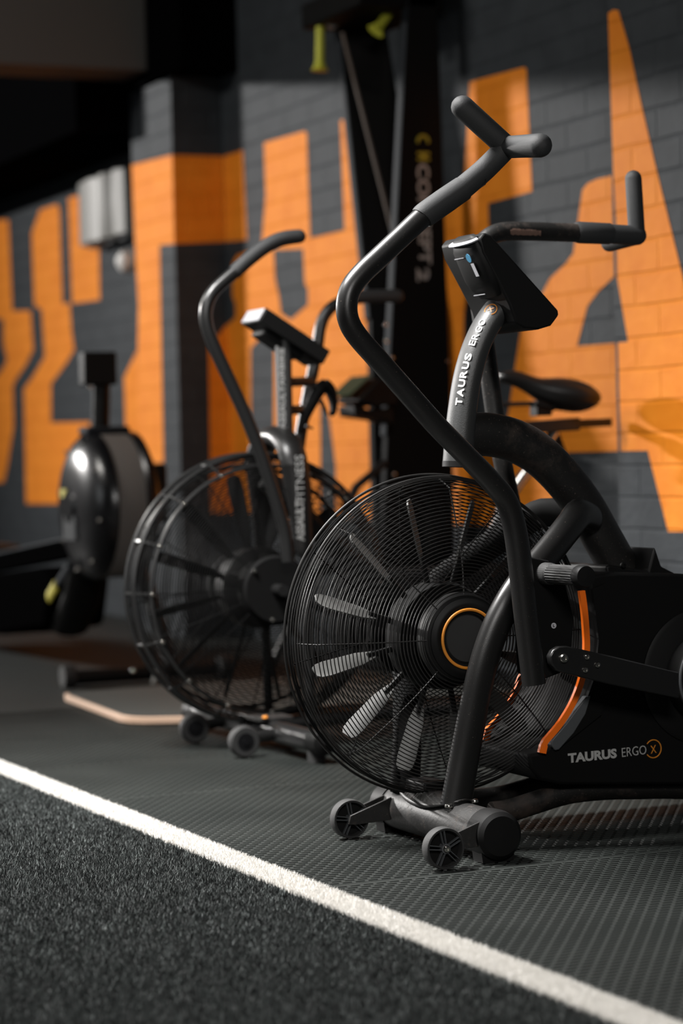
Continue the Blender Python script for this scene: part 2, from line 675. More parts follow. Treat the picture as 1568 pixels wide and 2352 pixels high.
# letter on the near pier, running over its edge onto the wall
on_front([(1396, 30), (1408, 22), (1419, 24), (1444, 109), (1471, 235), (1507, 391), (1558, 600), (1600, 770), (1600, 1000),
          (1630, 1222), (1534, 1221), (1487, 1035), (1425, 1036), (1419, 787), (1442, 785), (1417, 640), (1414, 500), (1408, 400)])
on_wall([(1411, 402), (1371, 411), (1349, 421), (1337, 436), (1325, 520), (1316, 582), (1298, 606), (1262, 640), (1248, 668),
         (1196, 755), (1181, 852), (1170, 932), (1120, 1205), (1255, 1205), (1302, 1039), (1432, 1036), (1426, 787),
         (1324, 795), (1348, 703), (1372, 671), (1420, 625), (1416, 500)])
# next letter to the left
on_wall([(1078, 188), (1203, 154), (1208, 159), (1214, 290), (1221, 440), (1120, 467), (1121, 507), (1125, 540), (1075, 640),
         (1065, 720), (1062, 850), (1090, 1000), (1150, 1070), (1120, 1205), (1000, 1205), (1000, 480), (1064, 420), (1070, 340)])
# letter behind the tall tower
on_wall([(606, 328), (699, 301), (704, 306), (707, 415), (712, 547), (696, 571), (628, 574), (600, 570), (610, 450)])
on_wall([(781, 277), (915, 238), (950, 228), (955, 500), (1000, 480), (1000, 1195), (771, 1192), (771, 1071), (757, 964), (735, 905),
         (736, 1190), (628, 1185), (630, 775), (668, 735), (707, 700), (707, 662), (700, 655), (696, 571), (712, 547), (791, 529)])
on_wall([(546, 585), (600, 570), (628, 574), (631, 640), (640, 680), (645, 720), (668, 735), (630, 775), (600, 772), (575, 800),
         (577, 1178), (485, 1178), (479, 795), (505, 765), (541, 728), (541, 700), (534, 680), (534, 606)])
# letter wrapped round the far pier
on_front([(302, 379), (395, 356), (400, 560), (366, 563), (375, 1062), (316, 1066), (316, 800), (318, 700), (312, 600)])
on_side([(395, 356), (513, 359), (518, 555), (400, 560)])
on_side([(505, 765), (522, 743), (533, 1178), (485, 1178), (479, 795)])
on_wall([(513, 359), (557, 345), (567, 551), (518, 555)])
on_wall([(320, 795), (285, 866), (289, 1010), (309, 1064), (330, 1066)])
# letters beyond the far pier
on_wall([(0, 505), (19, 505), (28, 714), (70, 714), (76, 803), (59, 838), (35, 873), (29, 889), (31, 979), (16, 1073), (8, 1108),
         (-12, 1108), (-12, 870), (10, 842), (16, 826), (8, 790), (8, 735), (-12, 728), (-12, 507)])
on_wall([(73, 536), (92, 482), (130, 469), (136, 478), (143, 697), (160, 697), (164, 760), (170, 803), (152, 834), (117, 881),
         (117, 971), (205, 969), (205, 1157), (60, 1157), (55, 893), (74, 868), (103, 819), (96, 712), (79, 700)])
on_wall([(157, 455), (225, 436), (229, 689), (166, 697)])
structure(w.build('wall_right', ['brick_grey', 'brick_orange'], smooth=False, fix=False))

b = MB(); b.box((-4.1, 15.2, 0), (XW + 0.15, 15.35, 3.4)); structure(b.build('wall_back', 'dark_wall', smooth=False))
b = MB(); b.box((-4.15, -1.5, 0), (-4.0, 15.2, 3.4)); structure(b.build('wall_left', 'dark_wall', smooth=False))
b = MB(); b.box((-4.15, -1.65, 0), (XW + 0.15, -1.5, 3.4)); structure(b.build('wall_front', 'dark_wall', smooth=False))
b = MB(); b.box((-4.15, -1.65, 3.4), (XW + 0.15, 15.35, 3.5)); structure(b.build('ceiling', 'ceiling', smooth=False))
# cross beams carried by the piers: the far one shows its grey face at the top left
b = MB(); b.box((-4.0, 9.08, 2.275), (3.262, 9.366, 3.4)); structure(b.build('ceiling_beam', 'beam', smooth=False, bevel=0.006))
b = MB(); b.box((-4.0, 5.1, 2.28), (XP, Y2Q, 3.4)); structure(b.build('ceiling_beam', 'beam', smooth=False, bevel=0.006))
b = MB(); b.box((3.262, 8.70, 2.225), (XW, 9.40, 3.4)); structure(b.build('ceiling_beam', 'ceiling', smooth=False))

# boxed-in soffit along the wall beyond the far pier
b = MB(); b.box((3.06, 9.40, 2.07), (XW, 15.2, 3.4)); structure(b.build('ceiling_soffit', 'ceiling', smooth=False))


# ================================================================== TURF
def turf(name, x0, x1, y0, y1, n, h, wd, mat, lean, tip):
    xs = np.random.uniform(x0, x1, n)
    # denser towards the near half
    ys = y0 + (y1 - y0) * np.random.uniform(0, 1, n) ** 1.25
    an = np.random.uniform(0, 2 * np.pi, n)
    hh = h * np.random.uniform(0.6, 1.15, n)
    lx, ly = np.random.normal(0, lean, n), np.random.normal(0, lean, n)
    sc = 1 + 0.35 * np.maximum(ys - 4, 0)
    dx, dy = np.cos(an) * wd * sc * .5, np.sin(an) * wd * sc * .5
    co = np.empty((n, 3, 3))
    co[:, 0] = np.stack([xs - dx, ys - dy, np.full(n, -0.004)], 1)
    co[:, 1] = np.stack([xs + dx, ys + dy, np.full(n, -0.004)], 1)
    co[:, 2] = np.stack([np.clip(xs + lx, x0, x1 + tip), ys + ly, hh], 1)
    co[:, :2, 0] = np.clip(co[:, :2, 0], x0, x1)
    me = bpy.data.meshes.new(name)
    me.vertices.add(3 * n)
    me.vertices.foreach_set('co', co.reshape(-1).astype(np.float32))
    me.loops.add(3 * n)
    me.loops.foreach_set('vertex_index', np.arange(3 * n, dtype=np.int32))
    me.polygons.add(n)
    me.polygons.foreach_set('loop_start', np.arange(0, 3 * n, 3, dtype=np.int32))
    me.update(calc_edges=True)
    me.materials.append(M[mat])
    o = bpy.data.objects.new(name, me)
    C.objects.link(o)
    return o


tag(turf('artificial_turf', 0.5, WL0 - 0.001, 1.9, 6.0, 560000, 0.0048, 0.0019, 'turf', 0.0028, 0.0),
    'dark charcoal artificial turf filling the floor left of the white line', 'turf', 'stuff')
tag(turf('white_turf_line', WL0, WL1, 1.9, 6.4, 110000, 0.0065, 0.0022, 'turf_white', 0.0028, 0.008),
    'white turf stripe running diagonally between dark turf and rubber mats', 'floor line', 'stuff')


# ================================================================== FAN CAGES
def fan_cage(root, cx, cy, cz, r_mid, r_face, depth_rim, depth_hub, r_in, n_rings, wire, n_rad, name, near=True, rim_rings=5, matname='wire', a_off=0.0):
    """domed wire grille on one side of the fan"""
    g = MB()
    sg = -1 if near else 1
    prof = []
    for i in range(n_rings):
        t = i / (n_rings - 1)
        r = r_face + (r_in - r_face) * t
        d = depth_rim + (depth_hub - depth_rim) * math.sin(t * math.pi / 2)
        prof.append((r, d))
    for r, d in prof:
        g.ring((cx, cy + sg * d, cz), r, wire, seg=88, ts=5)
    for i in range(rim_rings):
        t = i / rim_rings
        g.ring((cx, cy + sg * depth_rim * t, cz), r_mid + (r_face - r_mid) * t ** 2.2, wire * 1.1, seg=88, ts=5)
    for k in range(n_rad):
        an = 2 * math.pi * k / n_rad + a_off
        pts = [(cx + (r_mid) * math.cos(an), cy, cz + r_mid * math.sin(an))]
        pts += [(cx + r * math.cos(an), cy + sg * (d - wire * 1.6), cz + r * math.sin(an)) for r, d in prof[::3]]
        g.tube(pts, wire * 1.25, seg=5)
    return g.build(name, matname, root)


def fan_blades(root, cx, cy, cz, r0, r1, wd, n, pitch, mat, a0=0.0, taper=0.75, yoff=0.0):
    out = []
    for k in range(n):
        an = a0 + 2 * math.pi * k / n
        er = Vector((math.cos(an), 0, math.sin(an)))
        et = Vector((-math.sin(an), 0, math.cos(an)))
        ey = Vector((0, 1, 0))
        wv = et * math.cos(pitch) + ey * math.sin(pitch)
        nv = wv.cross(er)
        c0 = Vector((cx, cy + yoff, cz))
        pts = []
        L = r1 - r0
        for (u, v) in ((0, .28 * taper), (.25, .42), (.8, .5), (.94, .44), (1, .28), (1, -.28), (.94, -.44), (.8, -.5), (.25, -.42), (0, -.28 * taper)):
            pts.append(c0 + er * (r0 + u * L) + wv * (v * wd))
        o = MB().slab(pts, nv * 0.003).build('fan_blade', mat, root, smooth=False)
        out.append(o)
    return out


def smooth2d(pts, sub=6):
    out = []
    n = len(pts)
    for i in range(n - 1):
        p0, p1, p2, p3 = pts[max(i - 1, 0)], pts[i], pts[i + 1], pts[min(i + 2, n - 1)]
        for k in range(sub):
            t = k / sub
            out.append(tuple(0.5 * (2 * b_ + (c_ - a_) * t + (2 * a_ - 5 * b_ + 4 * c_ - d_) * t * t + (3 * b_ - a_ - 3 * c_ + d_) * t ** 3)
                             for a_, b_, c_, d_ in zip(p0, p1, p2, p3)))
    out.append(tuple(pts[-1]))
    return out


def bolt(root, p, r, axis=(0, -1, 0), name='bolt', mat='chrome'):
    a = Vector(axis).normalized()
    return MB().lathe([(r, 0), (r, r * 0.45), (r * 0.8, r * 0.75), (r * 0.42, r * 0.8), (r * 0.36, r * 0.45), (0, r * 0.45)], p, a, seg=16).build(name, mat, root)


# ================================================================== NEAR AIR BIKE
YB = 3.955
bike = thing('air_bike', 'matte black air bike with orange hub ring, nearest and largest in the row', 'air bike', (1.93, YB, 0.0))
FC = Vector((1.962, YB, 0.378))
FX, FZ = FC.x, FC.z


def P(px, py, Y):
    return at_y(px, py, Y)


def path(pts, Y):
    if isinstance(Y, (int, float)):
        return [at_y(x, y, Y) for x, y in pts]
    return [at_y(x, y, yy) for (x, y), yy in zip(pts, Y)]


# --- floor bar with end caps
XBAR, RB = 1.926, 0.041
b = MB(); b.cyl((XBAR, 3.69, 0.047), (XBAR, 4.085, 0.047), RB, seg=36)
bar = b.build('front_stabilizer', 'base_paint', bike)
for ya, yb in ((3.69, 3.655), (4.085, 4.12)):
    c = MB()
    sg = 1 if yb > ya else -1
    c.lathe([(RB + .0025, -.018 * sg), (RB + .0035, 0.012 * sg), (RB + .001, 0.028 * sg), (RB * .85, 0.0345 * sg), (0, 0.036 * sg)], (XBAR, ya, 0.047), 'Y', 40)
    c.prism([(XBAR - .03, 0, 0), (XBAR + .03, 0, 0), (XBAR + .034, 0, .03), (XBAR - .034, 0, .03)], 'Y', ya - .016 * sg, ya + 0.020 * sg)
    c.build('end_cap', 'plastic', bar)
# saddle plate welded over the bar
sp = []
for yy in np.linspace(3.79, 4.03, 14):
    half = 1.05 * math.sin(math.pi * min(max((yy - 3.775) / 0.27, 0.02), 0.98)) ** 0.6
    sp.append([(XBAR + (RB + .004) * math.sin(a), yy, 0.047 + (RB + .004) * math.cos(a)) for a in np.linspace(-half, half, 13)])
o = MB().grid(sp).build('mounting_plate', 'worn_paint', bike)
md = o.modifiers.new('thick', 'SOLIDIFY'); md.thickness = 0.004; md.offset = 1
for px, py, yy in ((1030, 1849, 3.80), (1090, 1856, 3.79), (930, 1818, 4.02)):
    p = P(px, py, yy)
    bolt(bike, (p.x, yy, 0.047 + math.sqrt(max((RB + .006) ** 2 - (p.x - XBAR) ** 2, 0.0004)) - .002), 0.0075, (0, 0, 1))

# --- transport wheels on brackets
for yc in (3.655, 4.045):
    wx, wz, wr, wt = 1.812, 0.0372, 0.0362, 0.011
    wb = MB()
    wb.lathe([(wr - .0045, -wt), (wr - .001, -wt), (wr, -wt + .002), (wr, wt - .002), (wr - .001, wt), (wr - .0045, wt), (wr - .0055, wt - .004), (wr - .0055, -wt + .004), (wr - .0045, -wt)], (wx, yc, wz), 'Y', 48)
    wheel = wb.build('wheel', 'rubber', bike)
    sb = MB()
    MB().lathe([(0.0305, -.002), (0.0305, .002)], (wx, yc + .003, wz), 'Y', 40).build('wheel_disc', 'plastic', wheel)
    sb.lathe([(0.0085, -wt - .001), (0.0085, wt)], (wx, yc, wz), 'Y', 24)
    for k in range(5):
        an = math.radians(100 + 72 * k)
        for da in (-.11, .11):
            d0 = Vector((math.cos(an + da * 3), 0, math.sin(an + da * 3))) * .0085
            d1 = Vector((math.cos(an + da), 0, math.sin(an + da))) * .031
            sb.tube([Vector((wx, yc - wt + .004, wz)) + d0, Vector((wx, yc - wt + .004, wz)) + d1], .0011, .004, seg=6)
    sb.build('wheel_spokes', 'grey_plastic', wheel)
    bolt(wheel, (wx, yc - wt - .001, wz), 0.0062, name='axle_bolt')
    br = MB()
    for dy in (-.0165, .0165) if yc > 4 else (.0165,):
        br.prism([(wx - .010, 0, wz - .008), (wx - .006, 0, wz + .008), (XBAR - .035, 0, wz + .036), (XBAR - .02, 0, wz - .006), (wx + .004, 0, wz - .010)], 'Y', yc + dy - .0022, yc + dy + .0022)
    br.build('wheel_bracket', 'base_paint', bike, bevel=.001)

# --- lower rails to the rear
for yy, pts in ((3.875, [(1128, 1868), (1170, 1862), (1230, 1843), (1300, 1822), (1380, 1812), (1470, 1810), (1568, 1810), (1900, 1822), (2240, 1850)]),
                (4.035, [(1075, 1838), (1150, 1830), (1215, 1812), (1290, 1795), (1400, 1788), (1568, 1788), (1850, 1800), (2130, 1822)])):
    MB().tube(path(pts, yy), 0.0215, 0.0185, seg=18, sub=4).build('base_rail', 'worn_paint', bike)
rr = at_y(2200, 1850, 3.9)
b = MB(); b.cyl((rr.x, 3.68, 0.04), (rr.x, 4.23, 0.04), 0.036, seg=28)
rb = b.build('rear_stabilizer', 'base_paint', bike)
for ya, sg in ((3.68, -1), (4.23, 1)):
    MB().lathe([(.0375, -.018 * sg), (.039, .012 * sg), (.034, .03 * sg), (0, .032 * sg)], (rr.x, ya, .04), 'Y', 28).build('end_cap', 'plastic', rb)

# --- fan: blades, cages, hub
fan = MB().lathe([(0.095, -.03), (0.10, -.02), (0.10, .02), (0.095, .03)], (FX, YB, FZ), 'Y', 40).build('fan_wheel', 'matte', bike)
fan_blades(fan, FX, YB, FZ, 0.135, 0.258, 0.038, 12, math.radians(-52), 'blade', math.radians(12))
for k in range(12):
    an = math.radians(12) + math.pi * k / 6
    er = Vector((math.cos(an), 0, math.sin(an)))
    MB().tube([FC + er * .09, FC + er * .15], .006, .004, seg=8).build('blade_arm', 'plastic', fan)
fan_cage(bike, FX, YB - .012, FZ, 0.2925, 0.272, 0.050, 0.098, 0.078, 31, 0.0011, 8, 'front_cage', True, 6)
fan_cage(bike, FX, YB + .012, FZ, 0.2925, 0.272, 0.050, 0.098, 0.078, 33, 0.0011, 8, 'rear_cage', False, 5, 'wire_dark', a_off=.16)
MB().ring((FX, YB + .03, FZ), 0.2975, 0.0026, seg=120, ts=8).ring((FX, YB - .012, FZ), 0.2935, 0.0024, seg=120, ts=8).build('cage_rim', 'wire', bike)
HY = YB - .112
hub = MB().lathe([(0.0, .03), (0.083, .03), (0.083, .012), (0.079, .007), (0.079, .003), (0.073, -.001), (0.073, -.005), (0.066, -.009), (0.063, -.010), (0.060, -.010), (0.046, -.006), (0.0445, -.003), (0.0, -.003)], (FX, HY, FZ), 'Y', 72).build('hub_cap', 'plastic', bike)
MB().lathe([(0.043, 0.0), (0.042, -.0025), (0.0, -.003)], (FX, HY - .003, FZ), 'Y', 56).build('hub_face', 'hub_grey', hub)
MB().ring((FX, HY - .0105, FZ), 0.0530, 0.0029, seg=72, ts=10, a0=36, a1=288).build('hub_ring', 'amber', hub)
MB().lathe([(0, .01), (.083, .01), (.075, 0), (0, 0)], (FX, YB + .10, FZ), 'Y', 48).build('hub_cap', 'plastic', bike)
# bracket under the fan
MB().box((1.91, YB - .03, .07), (1.96, YB + .05, .11)).build('fan_bracket', 'plastic', bike, bevel=.004)

# --- fork legs (near and far) sweeping up into the frame
leg = [(1046, 1852), (1067, 1735), (1086, 1635), (1106, 1540), (1130, 1462), (1158, 1400), (1192, 1345), (1228, 1305), (1268, 1258), (1304, 1212), (1330, 1180), (1358, 1186)]
ys = [3.815, 3.812, 3.806, 3.800, 3.797, 3.796, 3.80, 3.815, 3.835, 3.86, 3.885, 3.92]
rad = [.0300, .0285, .0278, .0275, .0272, .0270, .0270, .0275, .028, .0285, .029, .028]
MB().tube(path(leg, ys), rad, [r * .72 for r in rad], seg=22, sub=5, round1=True).build('fork_leg', 'black_paint', bike)
nl = path(leg, ys)
MB().tube([(p.x, YB + (YB - p.y) * min(1.0, .5 + .17 * i), p.z) for i, p in enumerate(nl)], rad, [r * .72 for r in rad], seg=18, sub=4, round1=True).build('fork_leg', 'matte', bike)

# --- main curved frame tube
mt = [(1070, 1000), (1120, 998), (1180, 1012), (1238, 1045), (1292, 1098), (1340, 1162), (1385, 1240), (1430, 1318), (1480, 1400)]
mr = [.041, .041, .041, .0405, .040, .040, .0395, .039, .039]
MB().tube(path(mt, YB), mr, [.034] * 9, seg=28, sub=6).build('main_frame', 'worn_paint', bike)
MB().prism([P(1470, 1310, 3.9), P(1485, 1255, 3.9), P(1500, 1300, 3.9), P(1560, 1330, 3.9), P(1380, 1335, 3.9), P(1372, 1300, 3.9), P(1382, 1296, 3.9)], 'Y', 3.87, 4.05).build('frame_collar', 'plastic', bike, bevel=.004)
bolt(bike, P(1430, 1298, 3.868), .006, mat='plastic')

# --- mast with lettering
mast_px = [(1052, 1070), (1056, 1000), (1063, 930), (1074, 862), (1092, 800), (1117, 747), (1150, 702), (1190, 662)]
mast_r = [.0285, .0265, .025, .0242, .0238, .0238, .0238, .0238]
MB().tube(path(mast_px, YB - .01), mast_r, [.034] * 8, seg=28, sub=8).build('mast', 'mast_paint', bike)
MB().tube(path([(1053, 1073), (1053.5, 1060)], YB - .01), .0295, .035, seg=28).build('mast_boot', 'plastic', bike)


def letters_along(word, curve_px, Y, size, mat, parent, lean, t0, t1, weight, cw=1.0, rad=.0242, ryy=.034, ang=52):
    """letters set one after another up the curved mast, each lying on its surface"""
    pts = path(curve_px, Y)
    seg = [0]
    for a, c in zip(pts, pts[1:]):
        seg.append(seg[-1] + (c - a).length)
    L = seg[-1]
    s0, s1 = t0 * L, t1 * L
    wts = {'I': .5, 'E': .85, 'T': .95, 'A': 1.1, 'U': 1.0, 'R': 1.0, 'S': .95, 'G': 1.05, 'O': 1.1}
    tot = sum(wts.get(c, 1) for c in word)
    pos = s0
    for c in word:
        wd = (s1 - s0) * wts.get(c, 1) / tot
        mid = pos + wd / 2
        pos += wd
        i = max(j for j in range(len(seg) - 1) if seg[j] <= mid)
        p = pts[i].lerp(pts[i + 1], (mid - seg[i]) / (seg[i + 1] - seg[i]))
        # smooth tangent
        def pt(s):
            s = min(max(s, 0), L - 1e-5)
            k = max(j for j in range(len(seg) - 1) if seg[j] <= s)
            return pts[k].lerp(pts[k + 1], (s - seg[k]) / (seg[k + 1] - seg[k]))
        t = (pt(mid + .03) - pt(mid - .03)).normalized()
        left = Vector((0, 1, 0)).cross(t).normalized()
        if left.x > 0:
            left = -left
        a = math.radians(ang)
        # ellipse surface point and normal, a measured from the near side towards the left
        sp_ = p + left * (rad * math.sin(a)) - Vector((0, 1, 0)) * (ryy * math.cos(a))
        nn = (left * (math.sin(a) / rad) - Vector((0, 1, 0)) * (math.cos(a) / ryy)).normalized()
        up = nn.cross(t).normalized()
        o = sp_ + nn * .0008 - t * (wd * .44) - up * (size / 2)
        lettering(c, o, t, up, wd * .88, size, mat, parent, weight)
    return pt, L, pts


lp = [(1056, 1000), (1063, 930), (1074, 862), (1092, 800), (1117, 747), (1150, 702), (1190, 662)]
letters_along('TAURUS', lp, YB - .01, .0145, 'white_print', bike, 0, .165, .475, .03)
letters_along('ERGO', lp, YB - .01, .0135, 'white_print', bike, 0, .515, .685, .004)
letters_along('X', lp, YB - .01, .0100, 'amber', bike, 0, .735, .772, .002)


def ring_on_mast(t_mid, rad_ring, a_from, a_to):
    pts = path(lp, YB - .01)
    seg = [0]
    for a, c in zip(pts, pts[1:]):
        seg.append(seg[-1] + (c - a).length)
    mid = t_mid * seg[-1]
    k = max(j for j in range(len(seg) - 1) if seg[j] <= mid)
    t = (pts[k + 1] - pts[k]).normalized()
    p = pts[k] + t * (mid - seg[k])
    left = Vector((0, 1, 0)).cross(t).normalized()
    if left.x > 0:
        left = -left
    out_ = []
    for i in range(33):
        a = math.radians(a_from + (a_to - a_from) * i / 32)
        u, v = rad_ring * math.cos(a), rad_ring * math.sin(a)
        ang = math.radians(52) + v / .0285
        out_.append(p + t * u + left * ((.0242 + .0006) * math.sin(ang)) - Vector((0, 1, 0)) * ((.034 + .0006) * math.cos(ang)))
    MB().tube(out_, .0009, seg=6, ref=(0, 0, 1)).build('logo_ring', 'amber', bike)


ring_on_mast(.752, .0115, -140, 140)
# --- console on the mast
Yc0, Yc1 = 3.878, 4.035
prof = [(1112, 533), (1128, 540), (1282, 712), (1284, 724), (1266, 748), (1236, 757), (1205, 754), (1184, 742), (1170, 700), (1146, 652), (1108, 580), (1100, 548)]
console = MB().prism([P(x, y, Yc0) for x, y in prof], 'Y', Yc0, Yc1).build('console', 'plastic', bike, bevel=.004)
# rounded battery housing on its back
rows = []
bk = [P(1103, 552, Yc0), P(1140, 640, Yc0), P(1158, 676, Yc0)]
ax_ = (bk[2] - bk[0]).normalized()
out = Vector((0, 1, 0)).cross(ax_).normalized()
if out.x > 0:
    out = -out
Ym = Yc0 + .052
base0 = bk[0]
Lb = (bk[2] - bk[0]).length
for t, wd, dp in ((-.014, .030, .004), (-.008, .042, .012), (.012, .050, .020), (.07, .051, .022), (Lb - .02, .047, .018), (Lb, .036, .008)):
    c = Vector((base0.x, Ym, base0.z)) + ax_ * t
    row = []
    for k in range(14):
        a = math.pi * k / 13
        row.append(c + Vector((0, 1, 0)) * (-math.cos(a) * wd) + out * (abs(math.sin(a)) ** .6 * dp + .001))
    row.append(c + Vector((0, 1, 0)) * wd - out * .004)
    row.append(c - Vector((0, 1, 0)) * wd - out * .004)
    rows.append(row)
MB().loft(rows).build('battery_housing', 'plastic', console)
# silver rim round the top of the housing
arc = []
for k in range(17):
    a = math.pi * (k / 16)
    c = Vector((base0.x, Ym, base0.z)) - ax_ * .004
    arc.append(c + Vector((0, 1, 0)) * (-math.cos(a) * .0455) + out * (abs(math.sin(a)) ** .6 * .016 + .002))
MB().tube(arc, .0035, .006, seg=8).build('rim_strip', 'silver', console)
nrm = out


def on_back(t, y, lift=.0225):
    return Vector((base0.x, y, base0.z)) + ax_ * t + out * lift


MB().slab([on_back(.034, 3.896), on_back(.034, 3.908), on_back(.060, 3.908), on_back(.060, 3.896)], out * .0006).build('rating_sticker', 'silver', console, smooth=False)
MB().lathe([(.0085, 0), (.0085, .0008)], on_back(.023, 3.906), out, 24).build('round_sticker', 'blue', console)
for t, ya, yb in ((.020, 3.925, 3.962), (.095, 3.905, 3.950)):
    MB().slab([on_back(t, ya, .0222), on_back(t, yb, .0222), on_back(t + .0016, yb, .0222), on_back(t + .0016, ya, .0222)], out * .0006).build('cover_seam', 'silver', console, smooth=False)
scr0 = P(1150, 568, Yc0); scr1 = P(1250, 680, Yc0)
up_n = Vector((0, 1, 0)).cross((scr1 - scr0).normalized())
if up_n.x < 0:
    up_n = -up_n
MB().slab([(scr0.x, Yc0 + .015, scr0.z), (scr1.x, Yc0 + .015, scr1.z), (scr1.x, Yc1 - .015, scr1.z), (scr0.x, Yc1 - .015, scr0.z)], up_n * .004).build('console_screen', 'gloss', console)

# --- near arm with its grips
YA = 3.705
arm_px = [(1100, 405), (1030, 453), (975, 494), (920, 545), (870, 592), (832, 628), (806, 662), (796, 700), (801, 738), (822, 774),
          (870, 828), (930, 896), (1000, 975), (1070, 1046), (1128, 1106), (1162, 1150), (1180, 1205), (1192, 1280), (1208, 1420), (1226, 1572)]
arm_r = [.0188] * 13 + [.0190, .0195, .0205, .0218, .0225, .0225, .0222]
arm_ry = [.0188] * 13 + [.0188, .0185, .018, .018, .018, .018, .018]
arm = MB().tube(path(arm_px, YA), arm_r, arm_ry, seg=22, sub=5).build('near_arm', 'black_paint', bike)
MB().tube(path([(968, 500), (976, 493), (1020, 462), (1062, 433)], YA), [.0205, .0222, .0226, .0220], seg=24, sub=3).build('grip_sleeve', 'foam', arm)
j = P(1163, 338, YA)
e1 = P(1062, 246, YA)
e2 = P(1240, 334, YA - .115)
g = MB()
g.tube([P(1055, 438, YA), P(1105, 396, YA), P(1140, 362, YA), j], [.0204, .0200, .0198, .0197], seg=22, sub=4, round1=True)
g.tube([j, e1], [.0200, .0203], seg=22, round0=True, round1=True)
g.tube([j, j.lerp(e2, .5), e2], [.0196, .0198, .0208], seg=22, ref=(0, 0, 1), round0=True, round1=True)
g.build('hand_grip', 'foam', arm)
# far arm, swung back
YF = 4.205
far_px = [(1215, 1290), (1180, 1180), (1150, 1040), (1133, 930), (1118, 820), (1104, 720), (1094, 640), (1097, 590), (1114, 552), (1150, 533), (1210, 531), (1270, 533), (1330, 535), (1400, 538), (1462, 541)]
far = MB().tube(path(far_px, YF), .0188, seg=20, sub=4).build('far_arm', 'worn_paint', bike)
MB().tube(path([(1322, 534), (1330, 534), (1398, 537), (1404, 537)], YF), [.0200, .0222, .0218, .019], seg=22).build('grip_sleeve', 'foam', far)
j = P(1462, 541, YF)
g = MB()
g.tube([P(1396, 537, YF), j], .0200, seg=22, round1=True)
g.tube([j, P(1454, 410, YF)], [.0172, .0170], seg=22, round0=True, round1=True)
g.tube([j, P(1400, 558, YF + .12)], [.019, .0185], seg=22, ref=(0, 0, 1), round0=True, round1=True)
g.build('hand_grip', 'foam', far)
# bare scuff on the far arm
pa, pb = P(1172, 524, YF - .0195), P(1242, 526, YF - .0195)
scuff = []
for i in range(13):
    t = i / 12
    c = Vector((pa.x + (pb.x - pa.x) * t, YF, pa.z + (pb.z - pa.z) * t - .0065))
    hw = .28 + .16 * math.sin(i * 2.1) * (0.6 + .4 * math.cos(i))
    lo_, hi_ = -.25 - .15 * abs(math.sin(i * 1.7)), .62 + .2 * math.sin(i * 1.3)
    if i in (0, 12):
        hi_ = .2
    scuff.append([c + Vector((0, -math.cos(a) * .0193, math.sin(a) * .0193)) for a in np.linspace(lo_, hi_, 6)])
M['bare'] = simple('bare_rusty_metal', (0.13, 0.075, 0.055), 0.7, grain=(200, .3))
MB().grid(scuff).build('bare_patch', 'bare', far)

# --- pivot plate, foot peg, side sticker
pl = [(1200, 1275), (1262, 1288), (1300, 1345), (1318, 1420), (1312, 1500), (1290, 1545), (1250, 1560), (1215, 1550)]
MB().prism([P(x, y, 3.752) for x, y in pl], 'Y', 3.752, 3.800).build('pivot_plate', 'matte', bike, bevel=.003)
pc = P(1262, 1318, 3.735)
peg = MB()
peg.lathe([(.020, .05), (.020, 0), (.0195, -.006), (.017, -.010), (.016, -.012)], pc, 'Y', 32)
ribs = []
for k in range(24 * 2):
    a = 2 * math.pi * k / 48
    r = .0178 if k % 2 == 0 else .0163
    ribs.append((r * math.cos(a), r * math.sin(a)))
peg.loft([[pc + Vector((x, y0, z)) for x, z in ribs] for y0 in (-.010, -.108)])
pg = peg.build('foot_peg', 'rubber', bike, smooth=False)
MB().lathe([(.0185, -.106), (.0195, -.108), (.0195, -.126), (.018, -.130), (0, -.131)], pc, 'Y', 36).build('peg_cap', 'plastic', pg)
st = P(1271, 1437, 3.7510)
st_o = MB().lathe([(.0052, 0), (.0052, -.0008)], st, 'Y', 24).build('side_sticker', 'silver', bike)
lettering('L', st + Vector((-.0018, -.0009, -.0024)), (1, 0, 0), (0, 0, 1), .0034, .0048, 'matte', st_o, .02)

# --- drive link to the crank
YL = 3.722
lk = [(1263, 1508), (1270, 1494), (1284, 1485), (1302, 1484), (1400, 1506), (1560, 1545), (1560, 1605), (1400, 1572), (1300, 1547), (1278, 1540), (1266, 1525)]
link = MB().prism([P(x, y, YL) for x, y in lk], 'Y', YL, YL + .016).build('drive_link', 'frame_paint', bike, bevel=.0025)
bolt(link, P(1293, 1512, YL), .0085)
for x, y in ((1347, 1509), (1371, 1527), (1343, 1539)):
    bolt(link, P(x, y, YL), .0055)

# --- shroud, its orange light band and grey panel
YS = 3.832
sh = [(1350, 1322), (1420, 1314), (1568, 1318), (1700, 1330), (1860, 1390), (1900, 1520), (1880, 1680), (1800, 1790), (1568, 1803), (1290, 1803), (1240, 1792),
      (1218, 1765), (1213, 1733), (1248, 1726), (1285, 1695), (1322, 1645), (1348, 1590), (1362, 1540), (1368, 1470), (1364, 1410)]
shroud = MB().prism([P(x, y, YS) for x, y in sh], 'Y', YS, 4.085).build('shroud', 'matte', bike, bevel=.006)
band = [(1337, 1357), (1343, 1400), (1347, 1450), (1348, 1490), (1343, 1535), (1331, 1580), (1313, 1622), (1288, 1662), (1265, 1690), (1253, 1704), (1249, 1716), (1246, 1730)]
band = smooth2d(band, 4)
lp_, rp_ = [], []
for i, (x, y) in enumerate(band):
    x0, y0 = band[max(i - 1, 0)]
    x1, y1 = band[min(i + 1, len(band) - 1)]
    d = math.hypot(x1 - x0, y1 - y0)
    nx, ny = -(y1 - y0) / d, (x1 - x0) / d
    h_ = 6.5 if i < len(band) - 6 else 8
    lp_.append((x + nx * h_, y + ny * h_)); rp_.append((x - nx * h_, y - ny * h_))
